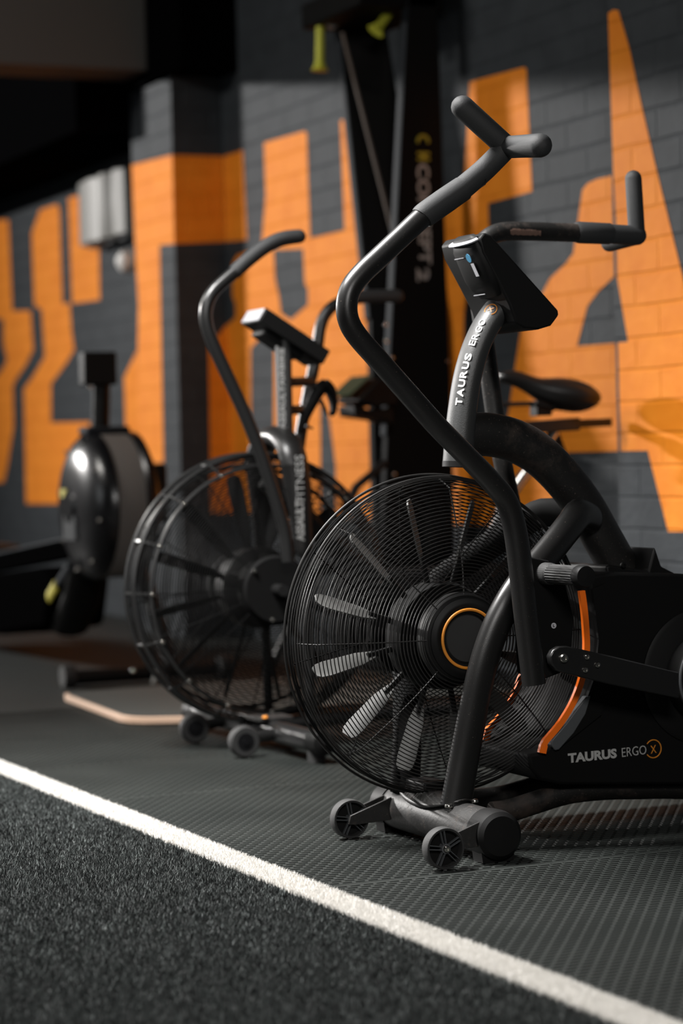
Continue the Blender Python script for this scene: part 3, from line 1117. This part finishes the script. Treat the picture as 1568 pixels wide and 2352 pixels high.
MB().prism([P(x, y, 3.822) for x, y in lp_ + rp_[::-1]], 'Y', 3.822, 3.830).build('light_band', 'orange', shroud)
MB().prism([P(x, y, 3.822) + Vector((0, .2, 0)) for x, y in lp_ + rp_[::-1]], 'Y', 4.045, 4.053).build('light_band', 'orange', shroud)
gp = [(1346, 1600), (1357, 1598), (1345, 1640), (1318, 1684), (1284, 1722), (1275, 1724), (1266, 1712), (1267, 1700), (1300, 1662), (1328, 1624)]
MB().prism([P(x, y, 3.824) for x, y in gp], 'Y', 3.824, 3.84).build('side_panel', 'grey_plastic', shroud, bevel=.002)
# inner shroud wall behind the cage rim
ib = [(1352, 1352), (1366, 1470), (1358, 1550), (1340, 1600), (1296, 1670), (1258, 1715), (1268, 1722), (1372, 1640), (1400, 1480), (1380, 1340)]
MB().prism([P(x, y, 3.84) for x, y in ib], 'Y', 3.826, 4.06).build('shroud_lip', 'matte', shroud)


def text_between(word, p0, p1, h, mat, parent, weight):
    d = p1 - p0
    yv = Vector((0, 0, 1)) - d.normalized() * d.normalized().z
    lettering(word, p0, d, yv, d.length, h, mat, parent, weight)


YT = YS - .0012
text_between('TAURUS', P(1304, 1753, YT), P(1416, 1741, YT), .0180, 'grey_print', shroud, .045)
text_between('ERGO', P(1428, 1739, YT), P(1484, 1732, YT), .0170, 'grey_print', shroud, -.006)
text_between('X', P(1494, 1731, YT), P(1507, 1729, YT), .0150, 'amber', shroud, -.004)
pcen = P(1500, 1720, YT)
MB().ring((pcen.x, YT, pcen.z), .0168, .0011, seg=40, ts=6, a0=-142, a1=140).build('logo_ring', 'amber', shroud)

# --- crank disc, arm and pedal
cc = P(1636, 1556, 3.79)
crank = MB().lathe([(.0, .03), (.083, .03), (.085, .02), (.085, -.012), (.081, -.016), (.075, -.016), (.073, -.010), (.045, -.008), (.043, -.02), (0, -.022)], cc, 'Y', 64).build('crank_disc', 'frame_paint', bike)
MB().ring((cc.x, 3.772, cc.z), .0825, .0028, seg=72, ts=8).build('crank_rim', 'grey_plastic', crank)
MB().lathe([(0, .004), (.128, .004), (.128, 0), (.120, -.004), (0, -.004)], (cc.x, YS - .004, cc.z), 'Y', 64).build('crank_cover', 'plastic', shroud)
MB().prism([cc + Vector((-.018, 0, -.012)), cc + Vector((.16, 0, -.075)), cc + Vector((.17, 0, -.05)), cc + Vector((-.005, 0, .02))], 'Y', 3.735, 3.752).build('crank_arm', 'alu', crank, bevel=.003)
MB().box((cc.x + .115, 3.62, cc.z - .08), (cc.x + .205, 3.725, cc.z - .052)).build('pedal', 'plastic', crank, bevel=.006)
# --- seat beyond the right edge of the picture
sx = cc.x + .22
MB().tube([(sx - .05, YB, .30), (sx + .06, YB, .80)], .026, seg=20).build('seat_post', 'worn_paint', bike)


def saddle(x0, x1, yc, z0, z1, wmax, name, parent, mat='leather', hgt=.05):
    rows = []
    n = 14
    for i in range(n):
        t = i / (n - 1)
        x = x0 + (x1 - x0) * t
        wd = .022 + (wmax - .022) * (1 / (1 + math.exp(-(t - .55) * 11)))
        if t > .9:
            wd *= math.sqrt(max(0.04, 1 - ((t - .9) / .1) ** 2 * .75))
        if t < .06:
            wd *= .6 + .4 * t / .06
        zc = z0 + (z1 - z0) * t - .016 * math.sin(t * math.pi) + (.022 * max(0, t - .75) / .25 * .2)
        hh = hgt * (.55 + .6 * t) * (.8 if t > .95 else 1)
        row = []
        for k in range(16):
            a = 2 * math.pi * k / 16
            zz = math.sin(a)
            row.append((x, yc + wd * math.cos(a), zc + hh * (.42 if zz > 0 else .58) * zz))
        rows.append(row)
    return MB().loft(rows).build(name, mat, parent, subsurf=1)


saddle(sx - .12, sx + .17, YB, .85, .87, .095, 'saddle', bike)

# ================================================================== SECOND AIR BIKE
Y2 = 5.5
b2 = thing('air_bike', 'black air bike with bottle cage and boxy console, second in the row', 'air bike', (2.22, Y2, 0))
G = Vector((2.226, Y2, 0.39))
fan_cage(b2, G.x, Y2 - .035, G.z, 0.325, 0.300, 0.045, 0.085, 0.082, 38, 0.0012, 18, 'front_cage', True, 4, 'wire_dark')
fan_cage(b2, G.x, Y2 + .035, G.z, 0.325, 0.300, 0.045, 0.085, 0.082, 26, 0.0012, 10, 'rear_cage', False, 3, 'wire_dark', a_off=.1)
rim = MB()
for dy, rr_, tw in ((-.075, .303, .0055), (-.03, .332, .006), (.03, .332, .006), (.075, .303, .0055)):
    rim.ring((G.x, Y2 + dy, G.z), rr_, tw, seg=96, ts=8)
for k in range(16):
    a = 2 * math.pi * k / 16
    d = Vector((math.cos(a), 0, math.sin(a)))
    rim.tube([G + d * .303 + Vector((0, -.075, 0)), G + d * .332 + Vector((0, -.03, 0)), G + d * .332 + Vector((0, .03, 0)), G + d * .303 + Vector((0, .075, 0))], .004, seg=6)
cr = rim.build('cage_rim', 'frame_paint', b2)
for k in range(16):
    a = 2 * math.pi * (k + .0) / 16
    bolt(cr, G + Vector((math.cos(a) * .303, -.081, math.sin(a) * .303)), .0055)
wheel2 = MB().lathe([(.09, -.035), (.10, -.03), (.10, .03), (.09, .035)], G, 'Y', 40).build('fan_wheel', 'plastic', b2)
fan_blades(wheel2, G.x, Y2, G.z, .10, .285, .048, 12, math.radians(60), 'matte', .2)
MB().lathe([(0, .02), (.088, .02), (.088, 0), (.078, -.014), (0, -.014)], (G.x, Y2 - .115, G.z), 'Y', 48).build('hub_cap', 'matte', b2)
MB().lathe([(0, -.02), (.088, -.02), (.088, 0), (.078, .014), (0, .014)], (G.x, Y2 + .115, G.z), 'Y', 48).build('hub_cap', 'matte', b2)
hb = at_y(632, 1350, Y2 - .15)
MB().cyl((G.x, Y2 - .175, G.z), (G.x, Y2 - .11, G.z), .014, seg=20).build('axle', 'frame_paint', b2)
for k in range(3):
    a = math.radians(140 + 120 * k)
    bolt(b2, G + Vector((math.cos(a) * .075, -.130, math.sin(a) * .075)), .006)
# fork: arch over the fan, two legs, thin struts to the floor bar
YN, YFk = Y2 - .125, Y2 + .125
top = at_y(672, 1000, YN)
tz = top.z
xf = at_y(690, 1100, YN).x
arch = []
for k in range(13):
    a = math.pi * k / 12
    arch.append((xf - .012, Y2 - .115 * math.cos(a), tz - .075 + .075 * math.sin(a)))
MB().tube(arch, .026, .036, seg=18, ref=(1, 0, 0)).build('fork_crown', 'black_paint', b2)
for yy, sg in ((YN, -1), (YFk, 1)):
    pts = [(xf - .012, Y2 + sg * .115, tz - .07), (xf - .004, Y2 + sg * .12, tz - .14), (xf, Y2 + sg * .128, tz - .22), (xf + .002, Y2 + sg * .134, tz - .285)]
    lg = MB().tube(pts, [.036, .034, .026, .022], [.028, .024, .018, .014], seg=18, sub=4, round1=True).build('fork_leg', 'black_paint', b2)
    MB().tube([(xf + .002, Y2 + sg * .135, tz - .26), (xf + .006, Y2 + sg * .135, .06)], .013, .010, seg=12).build('lower_strut', 'frame_paint', lg)
ft = at_y(690, 1243, YN - .032)
fe = at_y(689, 1045, YN - .032)
d = (fe - ft)
half = ft.lerp(fe, .47)
lettering('ASSAULT', Vector((ft.x + .010, YN - .034, ft.z)), (0, 0, 1), (-1, 0, 0), (half - ft).length, .022, 'grey_print', b2, .04)
lettering('FITNESS', Vector((half.x + .010, YN - .034, half.z)), (0, 0, 1), (-1, 0, 0), (fe - half).length, .022, 'grey_print', b2, -.004)
# mast and lettering
m0, m1 = at_y(655, 1010, Y2 - .02), at_y(650, 778, Y2 - .02)
MB().tube([m0, m1], .0195, .024, seg=20).build('mast', 'mast_paint', b2)
tl = (m1 - m0)
l0 = m0 + tl * .10
lettering('ASSAULTAIRBIKE', l0 + Vector((-.009, -.0255, 0)), tl, (-1, 0, .02), tl.length * .80, .013, 'grey_print', b2, .02)
# console
ca, cb = at_y(612, 706, Y2 - .06), at_y(760, 806, Y2 - .06)
dirc = (cb - ca).normalized()
nn = Vector((0, 1, 0)).cross(dirc)
if nn.z > 0:
    nn = -nn
th = .040
con = MB()
con.slab([ca + Vector((0, -.0, 0)), ca + Vector((0, .12, 0)), cb + Vector((0, .12, 0)), cb], nn * th)
con2 = con.build('console', 'plastic', b2, bevel=.004)
cm0, cm1 = ca.lerp(cb, .15) + nn * th, ca.lerp(cb, .75) + nn * th
MB().slab([cm0 + Vector((0, .02, 0)), cm0 + Vector((0, .10, 0)), cm1 + Vector((0, .10, 0)), cm1 + Vector((0, .02, 0))], nn * .018).build('battery_housing', 'plastic', con2, bevel=.006)
e_n = -dirc
MB().slab([ca + e_n * .0005 + Vector((0, .004, 0)) + nn * .003, ca + e_n * .0005 + Vector((0, .116, 0)) + nn * .003, ca + e_n * .0005 + Vector((0, .116, 0)) + nn * (th - .003), ca + e_n * .0005 + Vector((0, .004, 0)) + nn * (th - .003)], e_n * .002).build('end_plate', 'silver', con2, bevel=.001)
s0, s1 = ca.lerp(cb, .12) - nn * .0005, ca.lerp(cb, .72) - nn * .0005
MB().slab([s0 + Vector((0, .012, 0)), s0 + Vector((0, .108, 0)), s1 + Vector((0, .108, 0)), s1 + Vector((0, .012, 0))], -nn * .002).build('console_screen', 'gloss', con2)
# arms
Yn2, Yf2 = Y2 - .215, Y2 + .215
ap = [(684, 543), (655, 547), (628, 556), (600, 573), (566, 600), (540, 624), (512, 648), (490, 670), (476, 696), (472, 728), (480, 766), (500, 815), (530, 880), (562, 950), (595, 1032), (618, 1100), (640, 1170), (655, 1225), (662, 1290)]
a2 = MB().tube(path(ap, Yn2), .0158, seg=18, sub=4, round0=True).build('near_arm', 'frame_paint', b2)
MB().tube(path([(686, 543), (655, 547), (628, 556), (600, 573), (566, 600), (538, 626)], Yn2), [.0172, .0178, .0178, .0176, .0176, .0174], seg=20, sub=4, round0=True).build('hand_grip', 'foam', a2)
fp = [(905, 680), (870, 680), (830, 682), (795, 689), (765, 703), (745, 726), (735, 755), (730, 790), (722, 835), (710, 890), (697, 960), (686, 1030), (678, 1120)]
a3 = MB().tube(path(fp, Yf2), .0158, seg=18, sub=4, round0=True).build('far_arm', 'frame_paint', b2)
MB().tube(path([(912, 680), (870, 680), (830, 682), (815, 685)], Yf2), .0176, seg=18, sub=3, round0=True).build('hand_grip', 'foam', a3)
for py in (878, 942):
    MB().tube([at_y(660, py, Y2), at_y(712, py - 2, Y2 + .10)], .018 if py < 900 else .011, .012, seg=12, ref=(0, 0, 1)).build('cross_bracket', 'frame_paint', b2)
# bottle cage: a hooked cradle behind the mast
bc = path([(688, 995), (700, 960), (716, 925), (733, 895), (748, 880)], Y2 + .02)
cage = MB().tube(bc, [.010, .013, .016, .018, .014], [.006, .008, .012, .016, .014], seg=14, sub=4)
cage.tube(path([(744, 880), (757, 895), (765, 922), (764, 950), (757, 948)], Y2 + .02), [.014, .014, .010, .007, .003], [.02, .024, .02, .012, .005], seg=12, sub=4)
cage.tube(path([(736, 920), (745, 938), (752, 956)], Y2 - .02), [.006, .005, .002], seg=8)
cage.tube(path([(702, 978), (718, 984)], Y2 - .01), [.004, .003], seg=8)
cage.build('bottle_cage', 'plastic', b2)
# floor bar, wheels, rails
XB2 = 2.20
fb = MB().cyl((XB2, Y2 - .44, .048), (XB2, Y2 + .40, .048), .026, seg=24).build('front_stabilizer', 'frame_paint', b2)
for ya, sg in ((Y2 - .44, -1), (Y2 + .40, 1)):
    MB().lathe([(.028, -.04 * sg), (.030, 0), (.028, .02 * sg), (0, .026 * sg)], (XB2, ya, .048), 'Y', 24).build('end_cap', 'plastic', fb)
    MB().cyl((XB2, ya - sg * .03, 0), (XB2, ya - sg * .03, .03), .022, seg=20).build('foot', 'rubber', fb)
for yc in (5.265, 5.60):
    wh = MB().lathe([(.02, -.014), (.034, -.014), (.038, -.008), (.038, .008), (.034, .014), (.02, .014), (.02, -.014)], (2.088, yc, .039), 'Y', 36).build('wheel', 'rubber', b2)
    MB().lathe([(.021, -.0145), (.019, -.006), (.008, -.006), (.008, -.016), (0, -.016)], (2.088, yc, .039), 'Y', 24).build('wheel_hub', 'gloss', wh)
    MB().tube([(2.09, yc + .022, .039), (XB2, yc + .022, .05)], .014, .004, seg=8).build('wheel_bracket', 'frame_paint', b2)
for dy in (-.06, .06):
    MB().tube([(XB2, Y2 + dy, .05), (2.5, Y2 + dy * .8, .06), (3.12, Y2 + dy * .8, .06)], .02, seg=12).build('base_rail', 'frame_paint', b2)
bp = at_y(556, 1690, Y2)
MB().box((2.16, Y2 - .16, .072), (2.25, Y2 + .14, .082)).build('mounting_plate', 'base_paint', b2, bevel=.002)
op = at_z(632, 1697, .07)
bolt(b2, (2.175, 5.34, .082), .007, (0, 0, 1), mat='amber')
MB().cyl((3.14, Y2 - .3, .04), (3.14, Y2 + .3, .04), .026, seg=20).build('rear_stabilizer', 'frame_paint', b2)
# frame and seat
MB().tube([(2.26, Y2, .66), (2.55, Y2, .40), (2.85, Y2, .32)], .028, seg=16, sub=4).build('main_frame', 'frame_paint', b2)
MB().box((2.45, Y2 - .05, .22), (2.92, Y2 + .05, .42)).build('chain_guard', 'matte', b2, bevel=.02)
sp0, sp1 = at_y(1274, 992, Y2), at_y(1172, 1135, Y2)
MB().tube([sp0, sp1], .0155, seg=16).build('seat_post', 'chrome', b2)
MB().tube([sp1, (sp1.x - .10, Y2, .38)], .022, seg=16).build('seat_tube', 'frame_paint', b2)
MB().tube([at_y(1270, 985, Y2), at_y(1292, 1045, Y2)], .012, seg=12).build('clamp_lever', 'plastic', b2)
sl0, sl1, sl2 = at_y(1170, 985, Y2), at_y(1322, 974, Y2), at_y(1398, 970, Y2)
MB().prism([sl0 + Vector((0, 0, .016)), sl1 + Vector((0, 0, .017)), sl1 - Vector((0, 0, .017)), sl0 - Vector((0, 0, .016))], 'Y', Y2 - .025, Y2 + .025).build('seat_slider', 'frame_paint', b2, bevel=.003)
MB().prism([sl1 + Vector((-.1, 0, .010)), sl2 + Vector((0, 0, .011)), sl2 - Vector((0, 0, .011)), sl1 - Vector((.1, 0, .011))], 'Y', Y2 - .018, Y2 + .018).build('slider_bar', 'frame_paint', b2, bevel=.003)
MB().tube([at_y(1130, 930, Y2), at_y(1225, 927, Y2)], .006, seg=10).build('adjuster_rod', 'frame_paint', b2)
rows = []
for px, pt_, pb_, wd in ((1143, 860, 872, .012), (1150, 855, 876, .020), (1172, 852, 882, .022), (1195, 855, 892, .026), (1216, 865, 905, .032), (1238, 872, 920, .044),
                         (1262, 872, 932, .060), (1290, 871, 940, .073), (1318, 876, 944, .080), (1340, 885, 941, .077), (1354, 896, 934, .064), (1363, 906, 924, .036)):
    pa_, pb2 = at_y(px, pt_, Y2), at_y(px, pb_, Y2)
    zc, hh = (pa_.z + pb2.z) / 2, (pa_.z - pb2.z) / 2 * 1.16
    rows.append([(pa_.x, Y2 + wd * math.cos(2 * math.pi * k / 18), zc + hh * math.sin(2 * math.pi * k / 18)) for k in range(18)])
MB().loft(rows).build('saddle', 'leather', b2, subsurf=1)
k0 = at_y(1240, 938, Y2)
MB().box((k0.x - .02, Y2 - .02, k0.z - .02), (k0.x + .025, Y2 + .02, k0.z + .02)).tube([(k0.x - .03, Y2 - .02, k0.z + .012), (k0.x + .05, Y2 - .022, k0.z - .005), (k0.x + .10, Y2 - .03, k0.z + .015)], .004, seg=8).tube([(k0.x - .03, Y2 + .02, k0.z + .012), (k0.x + .05, Y2 + .022, k0.z - .005), (k0.x + .10, Y2 + .03, k0.z + .015)], .004, seg=8).build('saddle_clamp', 'plastic', b2, bevel=.003)

# ================================================================== SKI MACHINE
ski = thing('ski_machine', 'tall black ski machine with two leaning side panels standing against the mural', 'ski machine', (3.3, 6.9, 0))
YK = 6.78
pts = [at_y(940, -40, YK), at_y(1003, -40, YK), at_y(1040, 1040, YK), at_y(1046, 1330, YK), at_y(878, 1330, YK), at_y(889, 1000, YK)]
pts = [(min(p.x, XW - .04), p.y, max(p.z, .02)) for p in pts]
sp_n = MB().prism(pts, 'Y', YK, YK + .035).build('side_panel', 'matte', ski, bevel=.003)
# bright front edge of the near panel
MB().tube([Vector(pts[0]) + Vector((-.004, .018, -.02)), Vector(pts[5]) + Vector((-.004, .018, 0))], .006, .022, seg=10).build('edge_trim', 'slate', sp_n)
# far panel leaning away at the top
tA, tB = at_x(792, 60, 3.30), at_x(880, 60, 3.40)
bA, bB = at_x(872, 690, 3.30), at_x(905, 690, 3.34)
ft_ = [Vector((3.27, 7.21, 2.12)), Vector((3.42, 7.17, 2.12)), Vector((3.44, 6.90, 1.15)), Vector((3.44, 6.88, .3)), Vector((3.22, 6.93, .3)), Vector((3.24, 6.965, 1.15))]
sp_f = MB().slab(ft_, (0, .035, .004)).build('side_panel', 'matte', ski, bevel=.003)
MB().tube([ft_[0] + Vector((-.004, .018, 0)), ft_[5] + Vector((-.004, .018, 0))], .006, .02, seg=10).build('edge_trim', 'slate', sp_f)
cA, cB = at_y(786, 75, 7.02), at_y(908, 560, 6.90)
MB().tube([cA, cB], .0065, seg=8).build('drive_cord', 'cord', ski)
# pulley head with the two hanging handles
hd = MB()
hd.box((3.14, 6.78, 2.115), (3.44, 7.24, 2.20))
hd.build('pulley_head', 'matte', ski, bevel=.01)
pu = at_y(762, 52, 7.12)
MB().lathe([(.012, -.01), (.02, -.008), (.02, .008), (.012, .01)], pu, 'Y', 24).tube([pu, pu + Vector((.12, 0, .03))], .012, seg=10).build('pulley', 'alu', ski)
for (x0, y0, x1, y1, yy) in ((735, 62, 734, 162, 7.15), (912, 2, 862, 72, 6.90)):
    p0, p1 = at_y(x0, y0, yy), at_y(x1, y1, yy)
    dd = (p1 - p0).normalized()
    MB().tube([p0, p0.lerp(p1, .5), p0.lerp(p1, .8), p0.lerp(p1, .92), p1], [.0135, .0150, .0150, .021, .029], seg=18, round0=True).build('ski_handle', 'handle_yellow', ski)
    MB().tube([p0, p0 + Vector((.06, 0, .25))], .003, seg=6).build('handle_cord', 'cord', ski)
# lettering down the near panel
t0 = at_y(972, 376, YK - .001)
t1 = at_y(972, 610, YK - .001)
lettering('CONCEPT', t0 + Vector((-.024, -.0005, 0)), (0, 0, -1), (1, 0, 0), (t1 - t0).length * .985, .044, 'grey_print', ski, .03)
t2, t3 = at_y(972, 616, YK - .001), at_y(972, 646, YK - .001)
lettering('2', t2 + Vector((-.024, -.0005, 0)), (0, 0, -1), (1, 0, 0), (t3 - t2).length, .044, 'grey_print', ski, .03)
lc = at_y(971, 318, YK - .002)
MB().ring((lc.x, YK - .002, lc.z - .010), .018, .0055, seg=20, ts=6, a0=0, a1=180).build('logo_arc', 'yellow', ski)
lg_ = [(-.021, -.043), (.021, -.043), (.021, -.052), (.007, -.052), (.007, -.061), (.021, -.061), (.021, -.070), (-.021, -.070), (-.021, -.061), (-.007, -.061), (-.007, -.052), (-.021, -.052)]
MB().prism([(lc.x + x, 0, lc.z + z) for x, z in lg_], 'Y', YK - .004, YK).build('logo', 'yellow', ski, smooth=False)
# monitor on its arm
mA, mB = at_y(812, 912, 6.62), at_y(868, 862, 6.62)
mon = MB().prism([at_y(810, 920, 6.66), at_y(862, 868, 6.66), at_y(905, 880, 6.66), at_y(900, 930, 6.66), at_y(850, 935, 6.66)], 'Y', 6.62, 6.80).build('monitor', 'plastic', ski, bevel=.006)
s0, s1 = at_y(812, 912, 6.62), at_y(862, 864, 6.62)
MB().slab([(s0.x - .004, 6.635, s0.z + .004), (s0.x - .004, 6.785, s0.z + .004), (s1.x - .004, 6.785, s1.z + .002), (s1.x - .004, 6.635, s1.z + .002)], (-.003, 0, .003)).build('monitor_screen', 'screen_green', mon)
MB().prism([at_y(812, 930, 6.66), at_y(850, 940, 6.66), at_y(905, 935, 6.66), at_y(905, 975, 6.66), at_y(880, 965, 6.66), at_y(815, 955, 6.66)], 'Y', 6.66, 6.78).build('monitor_arm', 'plastic', ski, bevel=.004)
for px, py in ((886, 745), (887, 784), (900, 822), (1028, 830), (905, 1090)):
    bolt(ski, at_y(px, py, YK - .001), .006)
# flywheel drum and stand
MB().lathe([(0, -.05), (.13, -.05), (.145, -.03), (.145, .03), (0, .03)], (3.36, 6.86, .42), 'X', 48).build('flywheel_cover', 'matte', ski)
MB().tube([at_y(885, 1062, 6.72), at_y(818, 1118, 6.72), (2.75, 6.72, .05)], .014, seg=12).build('stand_brace', 'frame_paint', ski)
MB().box((3.18, 6.78, .02), (3.46, 7.0, .10)).build('stand_foot', 'matte', ski, bevel=.01)
# wooden standing platform with rubber top
plat = [(2.128, 6.80), (2.080, 6.16), (2.088, 6.11), (2.115, 6.07), (2.30, 5.97), (2.40, 5.95), (3.26, 5.97), (3.26, 6.70), (3.2, 6.86), (2.17, 6.86), (2.14, 6.84)]
pf = MB().prism([(x, y, 0) for x, y in plat], 'Z', 0.0015, 0.021).build('platform', 'wood', ski, bevel=.003)
MB().prism([(2.12 + (x - 2.12) * .985 + .012, 6.4 + (y - 6.4) * .975, 0) for x, y in plat], 'Z', 0.0205, 0.0235).build('platform_mat', 'board_top', pf)

# ================================================================== ROWING MACHINE
XR, YR = 2.50, 7.52
row = thing('rowing_machine', 'black rowing machine with glossy round flywheel cover, far left of the row', 'rowing machine', (XR, YR, 0))
fz, fr = .565, .245


def disc_x(x, r, prof, name, mat, parent=None, seg=56, zc=fz):
    return MB().lathe(prof, (x, YR, zc), 'X', seg).build(name, mat, parent or row)


cov = disc_x(XR - .045, fr, [(0, -.075), (.05, -.075), (.06, -.066), (.12, -.062), (.17, -.052), (.215, -.03), (.24, -.004), (.245, .02), (.235, .03), (0, .03)], 'flywheel_cover', 'gloss')
disc_x(XR + .025, fr, [(.20, -.042), (.238, -.042), (.240, -.03), (.240, .05), (.20, .055)], 'perforated_band', 'mesh_grey')
disc_x(XR + .10, fr, [(0, -.03), (.235, -.03), (.248, -.015), (.245, .01), (.20, .035), (0, .04)], 'flywheel_cover', 'gloss')
yb0 = at_x(158, 1146, XR - .115)
MB().slab([(XR - .118, YR + .02, fz + .03), (XR - .118, YR + .075, fz + .03), (XR - .118, YR + .075, fz + .058), (XR - .118, YR + .02, fz + .058)], (.012, 0, 0)).build('logo', 'yellow', cov)
for k in range(8):
    a = 2 * math.pi * k / 8 + .2
    bolt(cov, (XR - .078, YR + .215 * math.cos(a), fz + .215 * math.sin(a)), .0075, (-1, 0, 0))
for k in range(7):
    MB().box((XR - .117, YR - .06 + k * .018, fz - .11), (XR - .098, YR - .052 + k * .018, fz - .03)).build('vent_slat', 'grey_plastic', cov)
# chain housing on its right
h0 = at_y(322, 1066, YR - .1)
h1 = at_y(378, 1200, YR - .1)
MB().box((XR + .13, YR - .15, h1.z), (h1.x, YR + .1, h0.z)).build('chain_housing', 'plastic', row, bevel=.015)
# monitor arm and monitor
u0, u1 = at_y(230, 990, YR), at_y(234, 870, YR)
MB().tube([u0 - Vector((0, 0, .03)), u1 + Vector((0, 0, .02))], .030, .022, seg=16).build('monitor_arm', 'plastic', row)
n0, n1 = at_y(190, 885, YR - .03), at_y(264, 808, YR - .03)
mo = MB().box((n0.x, YR - .05, n0.z), (n1.x, YR + .01, n1.z)).build('monitor', 'plastic', row, bevel=.006)
bolt(mo, at_y(207, 890, YR - .055), .007)
MB().box((XR - .06, YR - .05, fz + .235), (XR + .09, YR + .05, fz + .262)).build('top_cap', 'slate', row, bevel=.008)
# legs and front foot
MB().tube([(XR + .10, YR - .05, fz - .2), (XR + .115, YR - .17, .22), (XR + .13, YR - .27, .04)], [.03, .026, .022], seg=14, sub=3).build('front_leg', 'plastic', row)
ff0 = at_z(150, 1575)
MB().tube([(2.27, 7.24, .028), (2.80, 7.24, .028)], .024, seg=16, ref=(0, 0, 1)).build('front_foot', 'plastic', row)
for x in (2.27, 2.80):
    fw = MB().lathe([(.0, -.02), (.034, -.02), (.036, -.012), (.036, .012), (.034, .02), (.0, .02)], (x, 7.21, .037), 'X', 28).build('wheel', 'rubber', row)
for px, py in ((306, 1541), (329, 1577)):
    bolt(row, at_y(px, py, 7.19), .0075)
sl = at_y(356, 1560, 7.18)
MB().tube([sl + Vector((-.006, 0, -.018)), sl + Vector((.008, 0, .022))], .010, seg=12, round0=True, round1=True).build('foot_latch', 'alu', row)
# rail, foot stretcher, seat
MB().prism([(0, YR + .12, .47), (0, YR + 2.05, .30), (0, YR + 2.05, .288), (0, YR + .12, .458)], 'X', XR - .05, XR + .02).build('rail', 'rail_grey', row, bevel=.006)
MB().prism([(0, YR + .12, .457), (0, YR + 2.05, .287), (0, YR + 2.05, .23), (0, YR + .12, .40)], 'X', XR - .05, XR + .02).build('rail_beam', 'deep_black', row)
st0 = [at_x(150, 1300, XR), at_x(178, 1330, XR), at_x(165, 1440, XR), at_x(60, 1455, XR), at_x(-60, 1450, XR), at_x(-60, 1330, XR)]
MB().prism(st0, 'X', XR - .10, XR + .12).build('foot_stretcher', 'deep_black', row, bevel=.02)
gs0, gs1 = at_x(158, 1300, XR - .115), at_x(132, 1342, XR - .115)
fs_ = MB().tube([gs0, gs1], .016, .008, seg=10, ref=(1, 0, 0)).build('foot_strap', 'slate', row)
MB().tube([at_x(128, 1345, XR - .118), at_x(112, 1372, XR - .118)], .022, .008, seg=10, ref=(1, 0, 0)).build('strap_label', 'yellow', fs_)
MB().tube([(XR - .015, YR + 2.0, .36), (XR - .015, YR + 2.05, .02)], .025, seg=12).build('rear_leg', 'plastic', row)
MB().box((XR - .15, YR + 1.35, .36), (XR + .12, YR + 1.6, .40)).build('seat', 'leather', row, bevel=.015)
MB().tube([at_x(205, 1290, XR), at_x(190, 1370, XR), at_x(160, 1440, XR)], [.055, .05, .04], [.07, .07, .07], seg=12, ref=(1, 0, 0)).build('frame_housing', 'plastic', row)

# ================================================================== ON THE WALL
hx = thing('wall_box', 'ribbed off-white metal box fixed on the dark wall beside the far pier', 'wall box', (XW, 10.45, 1.7))
y0_, y1_ = at_x(287, 480, XW - .11).y, at_x(176, 480, XW - .11).y
z0_, z1_ = at_x(230, 552, XW - .11).z, at_x(230, 402, XW - .11).z
pr = [(XW, y0_ + .03, 0), (XW - .10, y0_ + .03, 0), (XW - .13, y0_ + .10, 0), (XW - .10, y0_ + .20, 0), (XW - .13, y0_ + .24, 0), (XW - .13, y0_ + .30, 0), (XW - .10, y0_ + .34, 0), (XW - .13, y0_ + .44, 0), (XW - .10, y1_, 0), (XW, y1_, 0)]
MB().prism(pr, 'Z', z0_, z1_).build('casing', 'box_grey', hx, bevel=.006)
MB().box((XW - .075, y0_ + .05, z0_ - .012), (XW - .005, y1_ - .04, z0_ + .004)).build('base_plate', 'grey_plastic', hx)
bl = at_y(293, 600, Y1Q + .05)
bell = MB().lathe([(.0, .0), (.045, .0), (.05, -.02), (.042, -.055), (.02, -.072), (0, -.075)], (bl.x + .03, Y1Q + .06, bl.z), 'X', 32)
bell.box((bl.x + .03, Y1Q - .002, bl.z - .03), (bl.x + .05, Y1Q + .06, bl.z + .03))
tag(bell.build('wall_fitting', 'bell_white'), 'small round white fitting on the edge of the far pier', 'wall fitting')

# a few parts look unlike the rest of their thing
for o in bpy.data.objects:
    base = o.name.split('.')[0]
    if base == 'light_band':
        o['label'] = 'orange band'
    elif base == 'hub_ring':
        o['label'] = 'orange open ring'
    elif base == 'ski_handle':
        o['label'] = 'yellow-green handle'
    elif base == 'platform':
        o['label'] = 'pale plywood platform'
    elif base == 'perforated_band':
        o['label'] = 'grey perforated band'
    elif base == 'side_panel' and o.parent and o.parent.name.startswith('shroud'):
        o['label'] = 'slate grey panel'
